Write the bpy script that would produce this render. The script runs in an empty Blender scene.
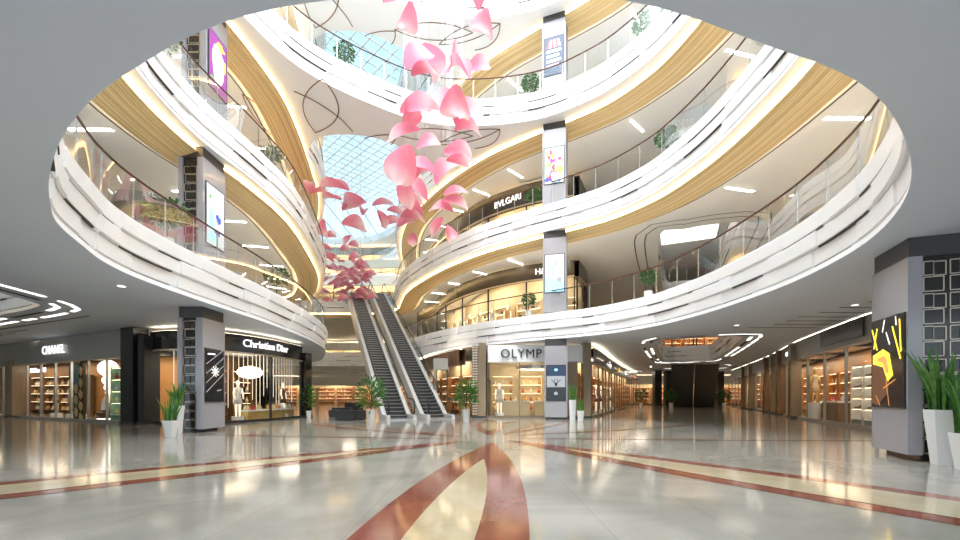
import bpy, bmesh, math, random
from mathutils import Vector, Matrix
random.seed(7)
C = bpy.context.scene.collection
PI = math.pi
F, HZ, EYE = 420.0, 396.0, 1.25

# ---------------------------------------------------------------- camera, world, lights, exposure
cam = bpy.data.cameras.new('camera'); camo = bpy.data.objects.new('camera', cam); C.objects.link(camo)
camo.location = (0, 0, EYE); camo.rotation_euler = (PI/2, 0, 0)
cam.sensor_width = 36; cam.lens = 36*F/960; cam.shift_y = (HZ-270)/960; cam.clip_end = 400
bpy.context.scene.camera = camo
vs = bpy.context.scene.view_settings
vs.view_transform = 'Standard'; vs.look = 'None'; vs.gamma = 1; vs.use_curve_mapping = False; vs.exposure = 0.38
w = bpy.data.worlds.new('sky'); bpy.context.scene.world = w; w.use_nodes = True
nt = w.node_tree; bg = nt.nodes['Background']
tc = nt.nodes.new('ShaderNodeTexCoord'); sx = nt.nodes.new('ShaderNodeSeparateXYZ'); rp = nt.nodes.new('ShaderNodeValToRGB')
nt.links.new(tc.outputs['Generated'], sx.inputs[0]); nt.links.new(sx.outputs['Z'], rp.inputs[0]); nt.links.new(rp.outputs[0], bg.inputs[0])
rp.color_ramp.elements[0].position = 0.0; rp.color_ramp.elements[0].color = (.74, .84, .92, 1)
rp.color_ramp.elements[1].position = 0.9; rp.color_ramp.elements[1].color = (.20, .54, .70, 1)
bg.inputs[1].default_value = 1.5
def area(name, loc, sxy, power, col=(1, 1, 1), rot=(0, 0, 0)):
    l = bpy.data.lights.new(name, 'AREA'); l.shape = 'RECTANGLE'; l.size, l.size_y = sxy; l.energy = power; l.color = col
    o = bpy.data.objects.new(name, l); C.objects.link(o); o.location = loc; o.rotation_euler = rot; return o
area('atrium_fill', (0, 12.5, 27.4), (17, 19), 7000, (.93, .97, 1))  # added area lamp under the roof, out of view, standing in for daylight
sun = bpy.data.lights.new('sun', 'SUN'); sun.energy = 1.5; sun.angle = .05; sun.color = (1, .96, .9)
so = bpy.data.objects.new('sun', sun); C.objects.link(so); so.rotation_euler = (math.radians(28), math.radians(-14), 0)

# ---------------------------------------------------------------- materials
MATS = {}
def mat(name, col, rough=.5, metal=0.0, emit=0.0, ecol=None, spec=.5, coat=0.0):
    m = bpy.data.materials.new(name); m.use_nodes = True; b = m.node_tree.nodes['Principled BSDF']
    b.inputs['Base Color'].default_value = (*col, 1); b.inputs['Roughness'].default_value = rough
    b.inputs['Metallic'].default_value = metal; b.inputs['Specular IOR Level'].default_value = spec
    b.inputs['Coat Weight'].default_value = coat
    if emit: b.inputs['Emission Color'].default_value = (*(ecol or col), 1); b.inputs['Emission Strength'].default_value = emit
    MATS[name] = m; return m
def noisy(name, c1, c2, scale, rough=.5, detail=4, metal=0, stretch=(1, 1, 1), pos=(.35, .65), coat=0, dist=0.0):
    m = mat(name, c1, rough, metal, coat=coat); n = m.node_tree; b = n.nodes['Principled BSDF']
    t = n.nodes.new('ShaderNodeTexCoord'); mp = n.nodes.new('ShaderNodeMapping'); nz = n.nodes.new('ShaderNodeTexNoise'); r = n.nodes.new('ShaderNodeValToRGB')
    mp.inputs['Scale'].default_value = stretch; nz.inputs['Scale'].default_value = scale; nz.inputs['Detail'].default_value = detail
    nz.inputs['Distortion'].default_value = dist
    r.color_ramp.elements[0].position = pos[0]; r.color_ramp.elements[1].position = pos[1]
    r.color_ramp.elements[0].color = (*c1, 1); r.color_ramp.elements[1].color = (*c2, 1)
    n.links.new(t.outputs['Object'], mp.inputs[0]); n.links.new(mp.outputs[0], nz.inputs['Vector'])
    n.links.new(nz.outputs['Fac'], r.inputs[0]); n.links.new(r.outputs[0], b.inputs['Base Color']); return m
mat('white', (.88, .90, .93), .32)
mat('white_edge', (.86, .87, .88), .4)
mat('slot_dark', (.045, .035, .03), .6)
noisy('soffit_grey', (.72, .79, .89), (.75, .81, .90), .25, .55)
mat('soffit_cream', (.90, .91, .91), .5)
mat('cream_wall', (.80, .75, .65), .6)
mat('slab_top', (.82, .80, .77), .4)
mat('led_warm', (1, .82, .5), .5, emit=11.0, ecol=(1, .70, .32))
mat('led_white', (1, 1, 1), .5, emit=1.6, ecol=(1, .93, .82))
mat('cove_warm', (1, 1, 1), .5, emit=5.0, ecol=(1, .82, .55))
mat('downlight', (1, .85, .6), .5, emit=16, ecol=(1, .93, .82))
mat('shop_lamp', (1, .9, .7), .5, emit=4.0, ecol=(1, .78, .5))
mat('sign_white', (1, 1, 1), .5, emit=1.0, ecol=(1, 1, 1))
mat('sign_red', (.8, .05, .04), .5, emit=1.0)
mat('sign_yellow', (.9, .65, .05), .5, emit=1.0)
mat('globe', (1, .98, .9), .5, emit=1.5, ecol=(1, .96, .85))
mat('rail_brown', (.09, .035, .02), .3, .3)
mat('steel', (.52, .52, .53), .3, .85)
mat('chrome', (.75, .76, .78), .16, 1.0)
mat('esc_dark', (.10, .10, .095), .4)
mat('steel_light', (.72, .73, .75), .45, .1)
mat('steel_soft', (.60, .61, .62), .35, .5)
mat('black_gloss', (.018, .017, .016), .14, coat=.3)
mat('black', (.02, .02, .02), .45)
mat('dark_grey', (.06, .06, .065), .45)
mat('band_dark', (.045, .040, .036), .25)
mat('band_grey', (.33, .32, .29), .35)
mat('column_panel', (.35, .345, .375), .14, coat=.3)
mat('lattice_back', (.022, .018, .016), .12, coat=.2)
mat('lattice_metal', (.60, .52, .42), .35, .7)
mat('cap_dark', (.05, .045, .045), .4)
noisy('brown_stone', (.23, .17, .105), (.33, .25, .16), 1.2, .25, stretch=(1, 1, .3))
noisy('bronze_wood', (.14, .075, .035), (.24, .13, .06), 3, .3, stretch=(1, 1, .15))
noisy('gold_panel', (.62, .44, .16), (.74, .56, .25), 2, .3, metal=.3)
mat('beige_light', (.82, .70, .48), .5)
mat('teal', (.03, .16, .17), .3)
mat('mint', (.45, .68, .55), .4)
mat('wood_amber', (.55, .27, .09), .35)
mat('pot_white', (.78, .79, .80), .3)
mat('soil', (.05, .035, .02), .9)
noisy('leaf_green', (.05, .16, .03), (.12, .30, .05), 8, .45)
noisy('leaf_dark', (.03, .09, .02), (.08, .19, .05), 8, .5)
mat('trunk', (.12, .08, .05), .8)
noisy('inlay_red', (.20, .052, .035), (.29, .085, .055), 1.3, .10, stretch=(1, 1, 1), dist=1)
noisy('inlay_cream', (.47, .39, .25), (.55, .47, .32), .9, .10, dist=1)
mat('step_dark', (.045, .043, .042), .5, .2)
mat('step_edge', (.30, .30, .30), .4, .5)
mat('truss_grey', (.42, .42, .40), .3, .5)
mat('bench', (.025, .025, .028), .6)
mat('vine', (.20, .10, .05), .4)
mat('screen_dark', (.02, .022, .025), .12)
mat('screen_white', (.55, .62, .64), .3, emit=.28, ecol=(.9, .96, 1))
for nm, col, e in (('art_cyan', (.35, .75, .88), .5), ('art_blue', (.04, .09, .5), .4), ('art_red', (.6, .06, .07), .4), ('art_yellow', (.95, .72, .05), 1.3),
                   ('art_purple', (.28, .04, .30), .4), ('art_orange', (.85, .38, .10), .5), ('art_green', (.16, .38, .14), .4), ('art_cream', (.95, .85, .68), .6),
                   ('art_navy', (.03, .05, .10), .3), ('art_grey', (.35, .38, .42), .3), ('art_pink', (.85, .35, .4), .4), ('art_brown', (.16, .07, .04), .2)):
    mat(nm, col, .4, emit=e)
for i, col in enumerate(((.62, .35, .12), (.12, .07, .05), (.80, .68, .45), (.5, .10, .06), (.75, .75, .72), (.25, .16, .08))):
    mat('goods_%d' % i, col, .4)
def glass(name, tint, refl, rough=.02, damp=.4):
    m = bpy.data.materials.new(name); m.use_nodes = True; n = m.node_tree; n.nodes.clear()
    o = n.nodes.new('ShaderNodeOutputMaterial'); mx = n.nodes.new('ShaderNodeMixShader'); t = n.nodes.new('ShaderNodeBsdfTransparent'); g = n.nodes.new('ShaderNodeBsdfGlossy')
    lw = n.nodes.new('ShaderNodeLayerWeight'); lw.inputs['Blend'].default_value = refl
    t.inputs[0].default_value = (*tint, 1); g.inputs['Roughness'].default_value = rough
    mu = n.nodes.new('ShaderNodeMath'); mu.operation = 'MULTIPLY'; mu.inputs[1].default_value = damp; n.links.new(lw.outputs['Fresnel'], mu.inputs[0]); n.links.new(mu.outputs[0], mx.inputs[0]); n.links.new(t.outputs[0], mx.inputs[1]); n.links.new(g.outputs[0], mx.inputs[2]); n.links.new(mx.outputs[0], o.inputs[0])
    MATS[name] = m
glass('rail_glass', (.93, .94, .93), .18, .02, .28)
glass('shop_glass', (.97, .97, .95), .22, .02, .5)
glass('roof_glass', (.96, .99, 1), .05, .02, .08)
# petals: white tip into pink heart, by the petal's own coordinates
m = mat('petal', (.9, .3, .4), .4); n = m.node_tree; b = n.nodes['Principled BSDF']
t = n.nodes.new('ShaderNodeTexCoord'); s = n.nodes.new('ShaderNodeSeparateXYZ'); r = n.nodes.new('ShaderNodeValToRGB')
nz = n.nodes.new('ShaderNodeTexNoise'); nz.inputs['Scale'].default_value = 1.6; ma = n.nodes.new('ShaderNodeMath'); ma.operation = 'MULTIPLY_ADD'; ma.inputs[1].default_value = .5
n.links.new(t.outputs['Object'], s.inputs[0]); n.links.new(t.outputs['Object'], nz.inputs['Vector'])
n.links.new(nz.outputs['Fac'], ma.inputs[0]); n.links.new(s.outputs['Y'], ma.inputs[2]); n.links.new(ma.outputs[0], r.inputs[0])
r.color_ramp.elements[0].position = -.0; r.color_ramp.elements[0].color = (.80, .22, .33, 1)
r.color_ramp.elements[1].position = 1.0; r.color_ramp.elements[1].color = (.94, .74, .75, 1)
e = r.color_ramp.elements.new(.45); e.color = (.88, .33, .44, 1)
n.links.new(r.outputs[0], b.inputs['Base Color'])
tl = n.nodes.new('ShaderNodeBsdfTranslucent'); mxp = n.nodes.new('ShaderNodeMixShader'); mxp.inputs[0].default_value = .45
n.links.new(r.outputs[0], tl.inputs[0]); n.links.new(b.outputs[0], mxp.inputs[1]); n.links.new(tl.outputs[0], mxp.inputs[2]); n.links.new(mxp.outputs[0], n.nodes['Material Output'].inputs[0])
# wood slat ribbon: stripes across its width (uv v)
m = mat('gold_slats', (.8, .5, .2), .35); n = m.node_tree; b = n.nodes['Principled BSDF']
u = n.nodes.new('ShaderNodeUVMap'); mp = n.nodes.new('ShaderNodeMapping'); mp.inputs['Scale'].default_value = (.015, 14, 1)
nz = n.nodes.new('ShaderNodeTexNoise'); nz.inputs['Scale'].default_value = 3; nz.inputs['Detail'].default_value = 3
r = n.nodes.new('ShaderNodeValToRGB'); r.color_ramp.elements[0].position = .32; r.color_ramp.elements[1].position = .62
r.color_ramp.elements[0].color = (.58, .34, .11, 1); r.color_ramp.elements[1].color = (1.0, .80, .44, 1)
n.links.new(u.outputs[0], mp.inputs[0]); n.links.new(mp.outputs[0], nz.inputs['Vector']); n.links.new(nz.outputs['Fac'], r.inputs[0]); n.links.new(r.outputs[0], b.inputs['Base Color'])
# marble floor: soft veins and thin tile joints
m = mat('marble', (.5, .48, .43), .10, spec=.42); n = m.node_tree; b = n.nodes['Principled BSDF']
t = n.nodes.new('ShaderNodeTexCoord'); nz = n.nodes.new('ShaderNodeTexNoise'); nz.inputs['Scale'].default_value = .55; nz.inputs['Detail'].default_value = 7; nz.inputs['Distortion'].default_value = 1.6
r = n.nodes.new('ShaderNodeValToRGB'); r.color_ramp.elements[0].position = .3; r.color_ramp.elements[1].position = .7
r.color_ramp.elements[0].color = (.29, .272, .235, 1); r.color_ramp.elements[1].color = (.41, .39, .345, 1)
bk = n.nodes.new('ShaderNodeTexBrick'); bk.offset = 0; bk.inputs['Color1'].default_value = (1, 1, 1, 1); bk.inputs['Color2'].default_value = (.95, .95, .95, 1); bk.inputs['Mortar'].default_value = (.8, .8, .79, 1)
bk.inputs['Scale'].default_value = 1; bk.inputs['Mortar Size'].default_value = .006; bk.inputs['Brick Width'].default_value = 1.2; bk.inputs['Row Height'].default_value = 1.2
mx = n.nodes.new('ShaderNodeMixRGB'); mx.blend_type = 'MULTIPLY'; mx.inputs[0].default_value = 1
n.links.new(t.outputs['Object'], nz.inputs['Vector']); n.links.new(nz.outputs['Fac'], r.inputs[0]); n.links.new(t.outputs['Object'], bk.inputs['Vector'])
n.links.new(r.outputs[0], mx.inputs[1]); n.links.new(bk.outputs['Color'], mx.inputs[2]); n.links.new(mx.outputs[0], b.inputs['Base Color'])
M = MATS

# ---------------------------------------------------------------- helpers
class MB:
    def __init__(s): s.v = []; s.f = []; s.uv = None
    def quad(s, a, b, c, d):
        i = len(s.v); s.v += [tuple(a), tuple(b), tuple(c), tuple(d)]; s.f.append((i, i+1, i+2, i+3))
    def box(s, x0, x1, y0, y1, z0, z1, mtx=None):
        i = len(s.v); P = [Vector(p) for p in ((x0, y0, z0), (x1, y0, z0), (x1, y1, z0), (x0, y1, z0), (x0, y0, z1), (x1, y0, z1), (x1, y1, z1), (x0, y1, z1))]
        if mtx: P = [mtx @ p for p in P]
        s.v += [tuple(p) for p in P]
        s.f += [tuple(i+k for k in q) for q in ((0, 3, 2, 1), (4, 5, 6, 7), (0, 1, 5, 4), (1, 2, 6, 5), (2, 3, 7, 6), (3, 0, 4, 7))]
    def lathe(s, prof, n=16, c=(0, 0, 0), cap=True, sx=1, sy=1, rot=0):
        i = len(s.v)
        for r, z in prof:
            for k in range(n):
                a = 2*PI*k/n+rot; s.v.append((c[0]+r*sx*math.cos(a), c[1]+r*sy*math.sin(a), c[2]+z))
        for j in range(len(prof)-1):
            for k in range(n):
                k2 = (k+1) % n; s.f.append((i+j*n+k, i+j*n+k2, i+(j+1)*n+k2, i+(j+1)*n+k))
        if cap:
            s.f.append(tuple(i+k for k in reversed(range(n)))); s.f.append(tuple(i+(len(prof)-1)*n+k for k in range(n)))
    def tube(s, pts, r, n=6, closed=False):
        pts = [Vector(p) for p in pts]; i = len(s.v); m_ = len(pts)
        rr = r if isinstance(r, (list, tuple)) else [r]*m_
        for j, p in enumerate(pts):
            if closed: d = pts[(j+1) % m_]-pts[j-1]
            else: d = pts[min(j+1, m_-1)]-pts[max(j-1, 0)]
            d = d.normalized() if d.length > 1e-9 else Vector((0, 0, 1))
            up = Vector((0, 0, 1)) if abs(d.z) < .9 else Vector((1, 0, 0))
            a = d.cross(up).normalized(); b_ = d.cross(a)
            for k in range(n):
                t_ = 2*PI*k/n; s.v.append(tuple(p+(a*math.cos(t_)+b_*math.sin(t_))*rr[j]))
        for j in range(m_ if closed else m_-1):
            j2 = (j+1) % m_
            for k in range(n):
                k2 = (k+1) % n; s.f.append((i+j*n+k, i+j*n+k2, i+j2*n+k2, i+j2*n+k))
        if not closed:
            s.f.append(tuple(i+k for k in reversed(range(n)))); s.f.append(tuple(i+(m_-1)*n+k for k in range(n)))
    def sweep(s, prof_fn, C2, N2, closed=False):
        """prof_fn(i) -> list of (offset along normal, z); strip between consecutive samples"""
        i0 = len(s.v); m_ = len(C2); k_ = len(prof_fn(0))
        for i in range(m_):
            for o, z in prof_fn(i): s.v.append((C2[i][0]+N2[i][0]*o, C2[i][1]+N2[i][1]*o, z))
        for i in range(m_ if closed else m_-1):
            j = (i+1) % m_
            for k in range(k_-1): s.f.append((i0+i*k_+k, i0+j*k_+k, i0+j*k_+k+1, i0+i*k_+k+1))
    def build(s, name, m_, parent=None, smooth=False, loc=None, me_only=False):
        me = bpy.data.meshes.new(name); me.from_pydata(s.v, [], s.f)
        if isinstance(m_, str): me.materials.append(M[m_])
        else:
            for x in m_: me.materials.append(M[x])
        if smooth: me.polygons.foreach_set('use_smooth', [True]*len(me.polygons))
        if s.uv:
            l = me.uv_layers.new(name='UVMap')
            for lp in me.loops: l.data[lp.index].uv = s.uv[lp.vertex_index]
        me.update()
        if me_only: return me
        o = bpy.data.objects.new(name, me); C.objects.link(o)
        if parent: o.parent = parent
        if loc: o.location = loc
        return o
def thing(name, label, cat, loc=(0, 0, 0), rz=0, group=None):
    o = bpy.data.objects.new(name, None); C.objects.link(o); o.location = loc; o.rotation_euler = (0, 0, rz); o.empty_display_size = .2
    return tag(o, label, cat, group)
def tag(o, label, cat, group=None):
    o['label'] = label; o['category'] = cat
    if group: o['group'] = group
    return o
def struct(o): o['kind'] = 'structure'; return o
def dup(root, loc, rz=0, label=None, group=None, scale=None):
    r_ = root.copy(); C.objects.link(r_); r_.location = loc; r_.rotation_euler = (0, 0, rz)
    if scale: r_.scale = (scale,)*3
    if label: r_['label'] = label
    if group: r_['group'] = group
    for ch in KIDS.get(root.name, root.children):
        c = ch.copy(); C.objects.link(c); c.parent = r_
        for g in ch.children:
            d = g.copy(); C.objects.link(d); d.parent = c
    return r_
KIDS = {}
def at(px, py, z):
    Y = F*(z-EYE)/(HZ-py); return ((px-480)/F*Y, Y)
def ati(px, Y): return (px-480)/F*Y
def resample(pts, step, closed=False):
    P = [Vector((p[0], p[1])) for p in pts]; n_ = len(P); out = []
    rng = range(n_ if closed else n_-1)
    g = (lambda i: P[i % n_]) if closed else (lambda i: P[max(0, min(n_-1, i))])
    for i in rng:
        a, b_, c, d = g(i-1), g(i), g(i+1), g(i+2)
        for k in range(12):
            t_ = k/12; t2 = t_*t_; t3 = t2*t_
            out.append(.5*((2*b_)+(c-a)*t_+(2*a-5*b_+4*c-d)*t2+(3*b_-a-3*c+d)*t3))
    if closed: out.append(out[0])
    else: out.append(P[-1])
    L = [0]
    for i in range(1, len(out)): L.append(L[-1]+(out[i]-out[i-1]).length)
    tot = L[-1]; n2 = max(2, round(tot/step)); res = []; j = 0
    for k in range(n2 if closed else n2+1):
        s_ = tot*k/n2
        while j < len(L)-2 and L[j+1] < s_: j += 1
        t_ = (s_-L[j])/max(1e-9, L[j+1]-L[j]); res.append(out[j].lerp(out[j+1], t_))
    return res
def normals(P, closed=False, flip=1):
    N = []; n_ = len(P)
    for i in range(n_):
        if closed: d = P[(i+1) % n_]-P[i-1]
        else: d = P[min(i+1, n_-1)]-P[max(i-1, 0)]
        d.normalize(); N.append(Vector((d.y, -d.x))*flip)
    return N
def text_verts(txt, size, extrude=.02, bold=0.0, spacing=1.0):
    cu = bpy.data.curves.new('t', 'FONT'); cu.body = txt; cu.size = size; cu.extrude = extrude; cu.offset = bold; cu.resolution_u = 3; cu.space_character = spacing
    o = bpy.data.objects.new('t', cu); C.objects.link(o); bpy.context.view_layer.update()
    me = bpy.data.meshes.new_from_object(o.evaluated_get(bpy.context.evaluated_depsgraph_get()))
    v = [tuple(x.co) for x in me.vertices]; f = [tuple(p.vertices) for p in me.polygons]
    bpy.data.objects.remove(o); bpy.data.curves.remove(cu); bpy.data.meshes.remove(me); return v, f
def letter(txt, size, p, d, z, m_, parent, name='lettering', bold=.0, ext=.02, spacing=1.0, bend=None, height=None):
    """upright letters: start point p (x,y), running along unit dir d; the reader stands on d's right"""
    v, f = text_verts(txt, size, ext, bold, spacing); mb = MB()
    for x, y, zz in v:
        if bend: q, dd = bend(x)
        else: q, dd = Vector(p)+Vector(d)*x, Vector(d)
        nn = Vector((dd.y, -dd.x)); mb.v.append((q.x+nn.x*zz, q.y+nn.y*zz, z+y))
    mb.f = f; return mb.build(name, m_, parent)

# ---------------------------------------------------------------- plan curves of the floor openings (counter-clockwise)
NEAR_R = [(.8, 3.2), (2.4, 3.62), (4.0, 4.25), (5.7, 5.55), (6.9, 6.95), (7.8, 8.7), (8.35, 11), (8.45, 13.2), (8.3, 15.6)]
MID_R = [(7.75, 18), (7.0, 19.5), (6.0, 20.8), (4.4, 22.1), (2.3, 23.6), (0, 25.5), (-2.6, 28.5), (-4.8, 31.9), (-6.5, 35.2), (-7.6, 38.6)]
NEAR_L = [(-8.6, 9.7), (-8.05, 8.5), (-7.45, 7.4), (-6.8, 6.65), (-6.0, 5.85), (-4.76, 4.83), (-3.4, 4.0), (-1.6, 3.3)]
LEFT2 = [(-13.7, 36), (-11.6, 31.4), (-10.2, 27.6), (-9.5, 24.5), (-9.1, 21.3), (-8.9, 17.3), (-8.95, 14.2), (-8.9, 11.3)]
LEFT3 = [(-13.5, 35.6), (-11.5, 31), (-10.5, 27.2), (-9.6, 23), (-9.25, 20.3), (-9.35, 17.4), (-9.7, 14.4), (-9.4, 11.6)]
H = 5.85; Z1 = 4.3; TH = 1.35
CEIL = {k: Z1+H*(k-2) for k in (2, 3, 4, 5, 6)}            # underside of floor k
OPEN = {
 2: [NEAR_R+MID_R+[(-9.2, 41.4), (-13, 42.6), (-18, 42.6), (-21, 41.3), (-19, 39.6), (-15.8, 38.4)]+LEFT2+NEAR_L],
 3: [NEAR_R+MID_R+[(-8.6, 42), (-10.2, 44.3), (-13, 44.7), (-18, 44.6), (-21, 43), (-19.3, 41), (-15.8, 38.8)]+LEFT3+NEAR_L]}
RING = NEAR_R+[(7.75, 17.7), (6.9, 19.3), (5.6, 20.8), (3.2, 22.3), (0, 22.9), (-3, 22.6), (-5.8, 21.0), (-7.9, 19.1), (-9.0, 16.9), (-9.5, 14.2), (-9.4, 11.6)]+NEAR_L
NECK = [(-10.6, 27.2), (-10.5, 25.6), (-9.4, 24.1), (-8, 23.7), (-6.3, 23.9), (-4.8, 24.8), (-3.5, 26.1)]
OPEN[4] = [RING, [(-2.65, 28.3), (-4.8, 31.9), (-6.5, 35.2), (-7.6, 38.6), (-8.3, 42), (-8.8, 46), (-9.2, 52), (-10.6, 56.5), (-14, 59), (-19, 59.6), (-26, 58), (-29, 50), (-26, 42), (-20, 38.8), (-15.8, 37.8), (-13.5, 35.6), (-11.5, 31)]+NECK]
FAR5 = [(-2.65, 28.3), (-4.8, 31.9), (-6.5, 35.2), (-7.6, 38.6), (-8.3, 42), (-8.8, 46), (-9.3, 52), (-10.9, 58.5), (-13.4, 64), (-17.5, 68.3), (-23, 70.3), (-30, 69), (-33, 60), (-30, 46), (-21, 38.8), (-15.8, 37.8), (-13.5, 35.6), (-11.5, 31)]
OPEN[5] = [RING, FAR5+NECK]
OPEN[6] = [NEAR_R+MID_R+[(-8.3, 42), (-8.8, 47), (-9.6, 56), (-11.8, 64), (-16, 70), (-22, 73), (-30, 72), (-34, 62), (-31, 46), (-21, 38.8), (-15.8, 37.8)]+LEFT3+NEAR_L]
VOID_R = [(10.2, 24), (10.9, 22.4), (12.9, 21.6), (14, 22.6), (19.6, 35.2), (19.4, 36.8), (17.6, 37.7), (16.3, 37.0)]
VOID_E = [(17.8, 41), (23.6, 41), (26.0, 46), (19.8, 46)]
VOID_L = [(-13.7, 8.6), (-14.0, 11), (-14.5, 13.6), (-15.4, 14.5), (-19, 16.2), (-25, 18.6), (-28, 17), (-28, 9), (-26, 7.5)]
CUR = {}
for k, L_ in OPEN.items(): CUR[k] = [resample(p, .3, True) for p in L_]
vr = resample(VOID_R, .5, True); vl = resample(VOID_L, .5, True)
if sum(a.x*b_.y-b_.x*a.y for a, b_ in zip(vr, vr[1:]+vr[:1])) < 0: vr.reverse()
ve = resample(VOID_E, .5, True); vf = resample([(-9, 47.5), (-7, 50), (-7.5, 62), (-10, 64), (-24, 64), (-27, 61), (-27, 50), (-25, 47.5)], .5, True)
if sum(a.x*b_.y-b_.x*a.y for a, b_ in zip(ve, ve[1:]+ve[:1])) < 0: ve.reverse()
if sum(a.x*b_.y-b_.x*a.y for a, b_ in zip(vl, vl[1:]+vl[:1])) < 0: vl.reverse()
XL, XR, YB, YF = -44.0, 44.0, -5.0, 86.0

def slab(name, holes, z, th, m_, mtop, dz=0):
    bm = bmesh.new(); E = []
    def loop(P):
        vv = [bm.verts.new((p[0], p[1], z)) for p in P]
        for i in range(len(vv)): E.append(bm.edges.new((vv[i], vv[(i+1) % len(vv)])))
    loop([(XL, YB), (XR, YB), (XR, YF), (XL, YF)])
    for h in holes: loop(h)
    r_ = bmesh.ops.triangle_fill(bm, use_beauty=True, use_dissolve=False, edges=E)
    faces = [g for g in r_['geom'] if isinstance(g, bmesh.types.BMFace)]
    for f_ in faces:
        f_.normal_update()
        if f_.normal.z > 0: f_.normal_flip()
    d = bmesh.ops.duplicate(bm, geom=faces)
    top = [g for g in d['geom'] if isinstance(g, bmesh.types.BMFace)]
    for v in {v for f_ in top for v in f_.verts}: v.co.z += th
    for f_ in top: f_.normal_flip(); f_.material_index = 1
    me = bpy.data.meshes.new(name); bm.to_mesh(me); bm.free(); me.materials.append(M[m_]); me.materials.append(M[mtop])
    o = bpy.data.objects.new(name, me); C.objects.link(o); return struct(o)

# floor
mb = MB(); mb.box(XL, XR, YB, YF, -.3, 0); struct(mb.build('floor', 'marble'))
for k in (2, 3, 4, 5):
    hs = list(CUR[k])
    if k in (2, 3): hs.append(vr)
    if k == 2: hs += [vl, ve, vf]
    slab('ceiling', hs, CEIL[k], TH, 'soffit_grey' if k == 2 else 'soffit_cream', 'slab_top')
slab('ceiling', CUR[6], CEIL[6], .7, 'soffit_cream', 'slab_top')

# ---------------------------------------------------------------- banded fascias round every opening
trim_i = [0]
def trim(o):
    trim_i[0] += 1; o.name = 'trim_%d' % trim_i[0]; return struct(o)
def fascia(P, c, th=TH, seed=0, rows=3, gap=.045):
    rnd = random.Random(seed); n_ = len(P); N = normals(P, True)       # ccw curve: this normal points outward from the void
    mb = MB(); mb.sweep(lambda i: [(0.10, c+.01), (.10, c+th-.03)], P, N, True); trim(mb.build('trim', 'slot_dark'))
    dk = MB(); mb = MB(); lip = .13; hh = (th-lip)/rows; mb.sweep(lambda i: [(.0, c-.001), (.02, c+lip), (.14, c+lip)], P, N, True)
    for r_ in range(rows):
        z0 = c+lip+hh*r_; z1 = z0+hh; st = []; on = rnd.random() < .5; left = rnd.randint(3, 7)
        for i in range(n_):
            st.append(on); left -= 1
            if left <= 0: on = not on; left = rnd.randint(3, 9)
        base = (0.03, -.05, -.09)[r_] if rows == 3 else -.02*r_
        def pf(i, z0=z0, z1=z1, st=st, base=base, r_=r_):
            o_ = base-(0 if st[i] else .035)
            g_ = gap if (st[i]) else 0.0
            zz = z0
            return [(.12, zz+.0), (o_+.035, zz+.0), (o_, zz+.05), (o_-.025, z1-.02), (o_-.01, z1), (.14, z1)]
        i = 0
        while i < n_-1:
            if st[i]:
                j = i
                while j < n_-1 and st[j+1]: j += 1
                if j > i: dk.sweep(lambda q: [(base+.05, z0-.012), (base-.004, z0-.012), (base-.006, z0+.022)], P[i:j+1], N[i:j+1])
                i = j+1
            else: i += 1
        # step changes need doubled samples
        PP = []; NN = []; idx = []
        for i in range(n_):
            PP.append(P[i]); NN.append(N[i]); idx.append(i)
            j = (i+1) % n_
            if st[i] != st[j]: PP.append(P[i].lerp(P[j], .06)); NN.append(N[i]); idx.append(j)
        mb.sweep(lambda q: pf(idx[q]), PP, NN, True)
    trim(mb.build('trim', 'white')); trim(dk.build('trim', 'slot_dark'))
    mb = MB(); mb.sweep(lambda i: [(-.11, c+th-.01), (-.11, c+th+.03), (.5, c+th+.03)], P, N, True); trim(mb.build('trim', 'white_edge'))
sd = 0
for k in (2, 3, 4, 5):
    for P in CUR[k]: sd += 1; fascia(P, CEIL[k], seed=sd)
fascia(CUR[6][0], CEIL[6], th=.8, seed=33, rows=2)
for k in (2, 3): fascia(vr, CEIL[k], seed=40+k)
fascia(vl, CEIL[2], seed=44); fascia(ve, CEIL[2], seed=45); fascia(vf, CEIL[2], seed=46)

# light slots round the two side voids in the first ceiling
def slots(P, c, offs):
    N = normals(P, True); mb = MB(); md = MB(); rnd = random.Random(5)
    for o_ in offs:
        i = 0
        while i < len(P)-5:
            L_ = rnd.randint(3, 6); seg = P[i:i+L_]; nn = N[i:i+L_]; (mb if rnd.random() < .62 else md).sweep(lambda q: [(o_, c-.012), (o_+.14, c-.012)], seg, nn); i += L_
    trim(mb.build('trim', 'led_white')); trim(md.build('trim', 'slot_dark'))
slots(vr, CEIL[2], (.35, .75)); slots(vl, CEIL[2], (.35, .85)); slots(ve, CEIL[2], (.3,))
def offset(P, d): N = normals(P, True); return [p+n_*d for p, n_ in zip(P, N)]
for o_ in (.7, 1.25):
    N = normals(vr, True); mb = MB(); mb.sweep(lambda i: [(o_, CEIL[3]-.01), (o_+.06, CEIL[3]-.01)], vr, N, True); trim(mb.build('trim', 'slot_dark'))

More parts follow.
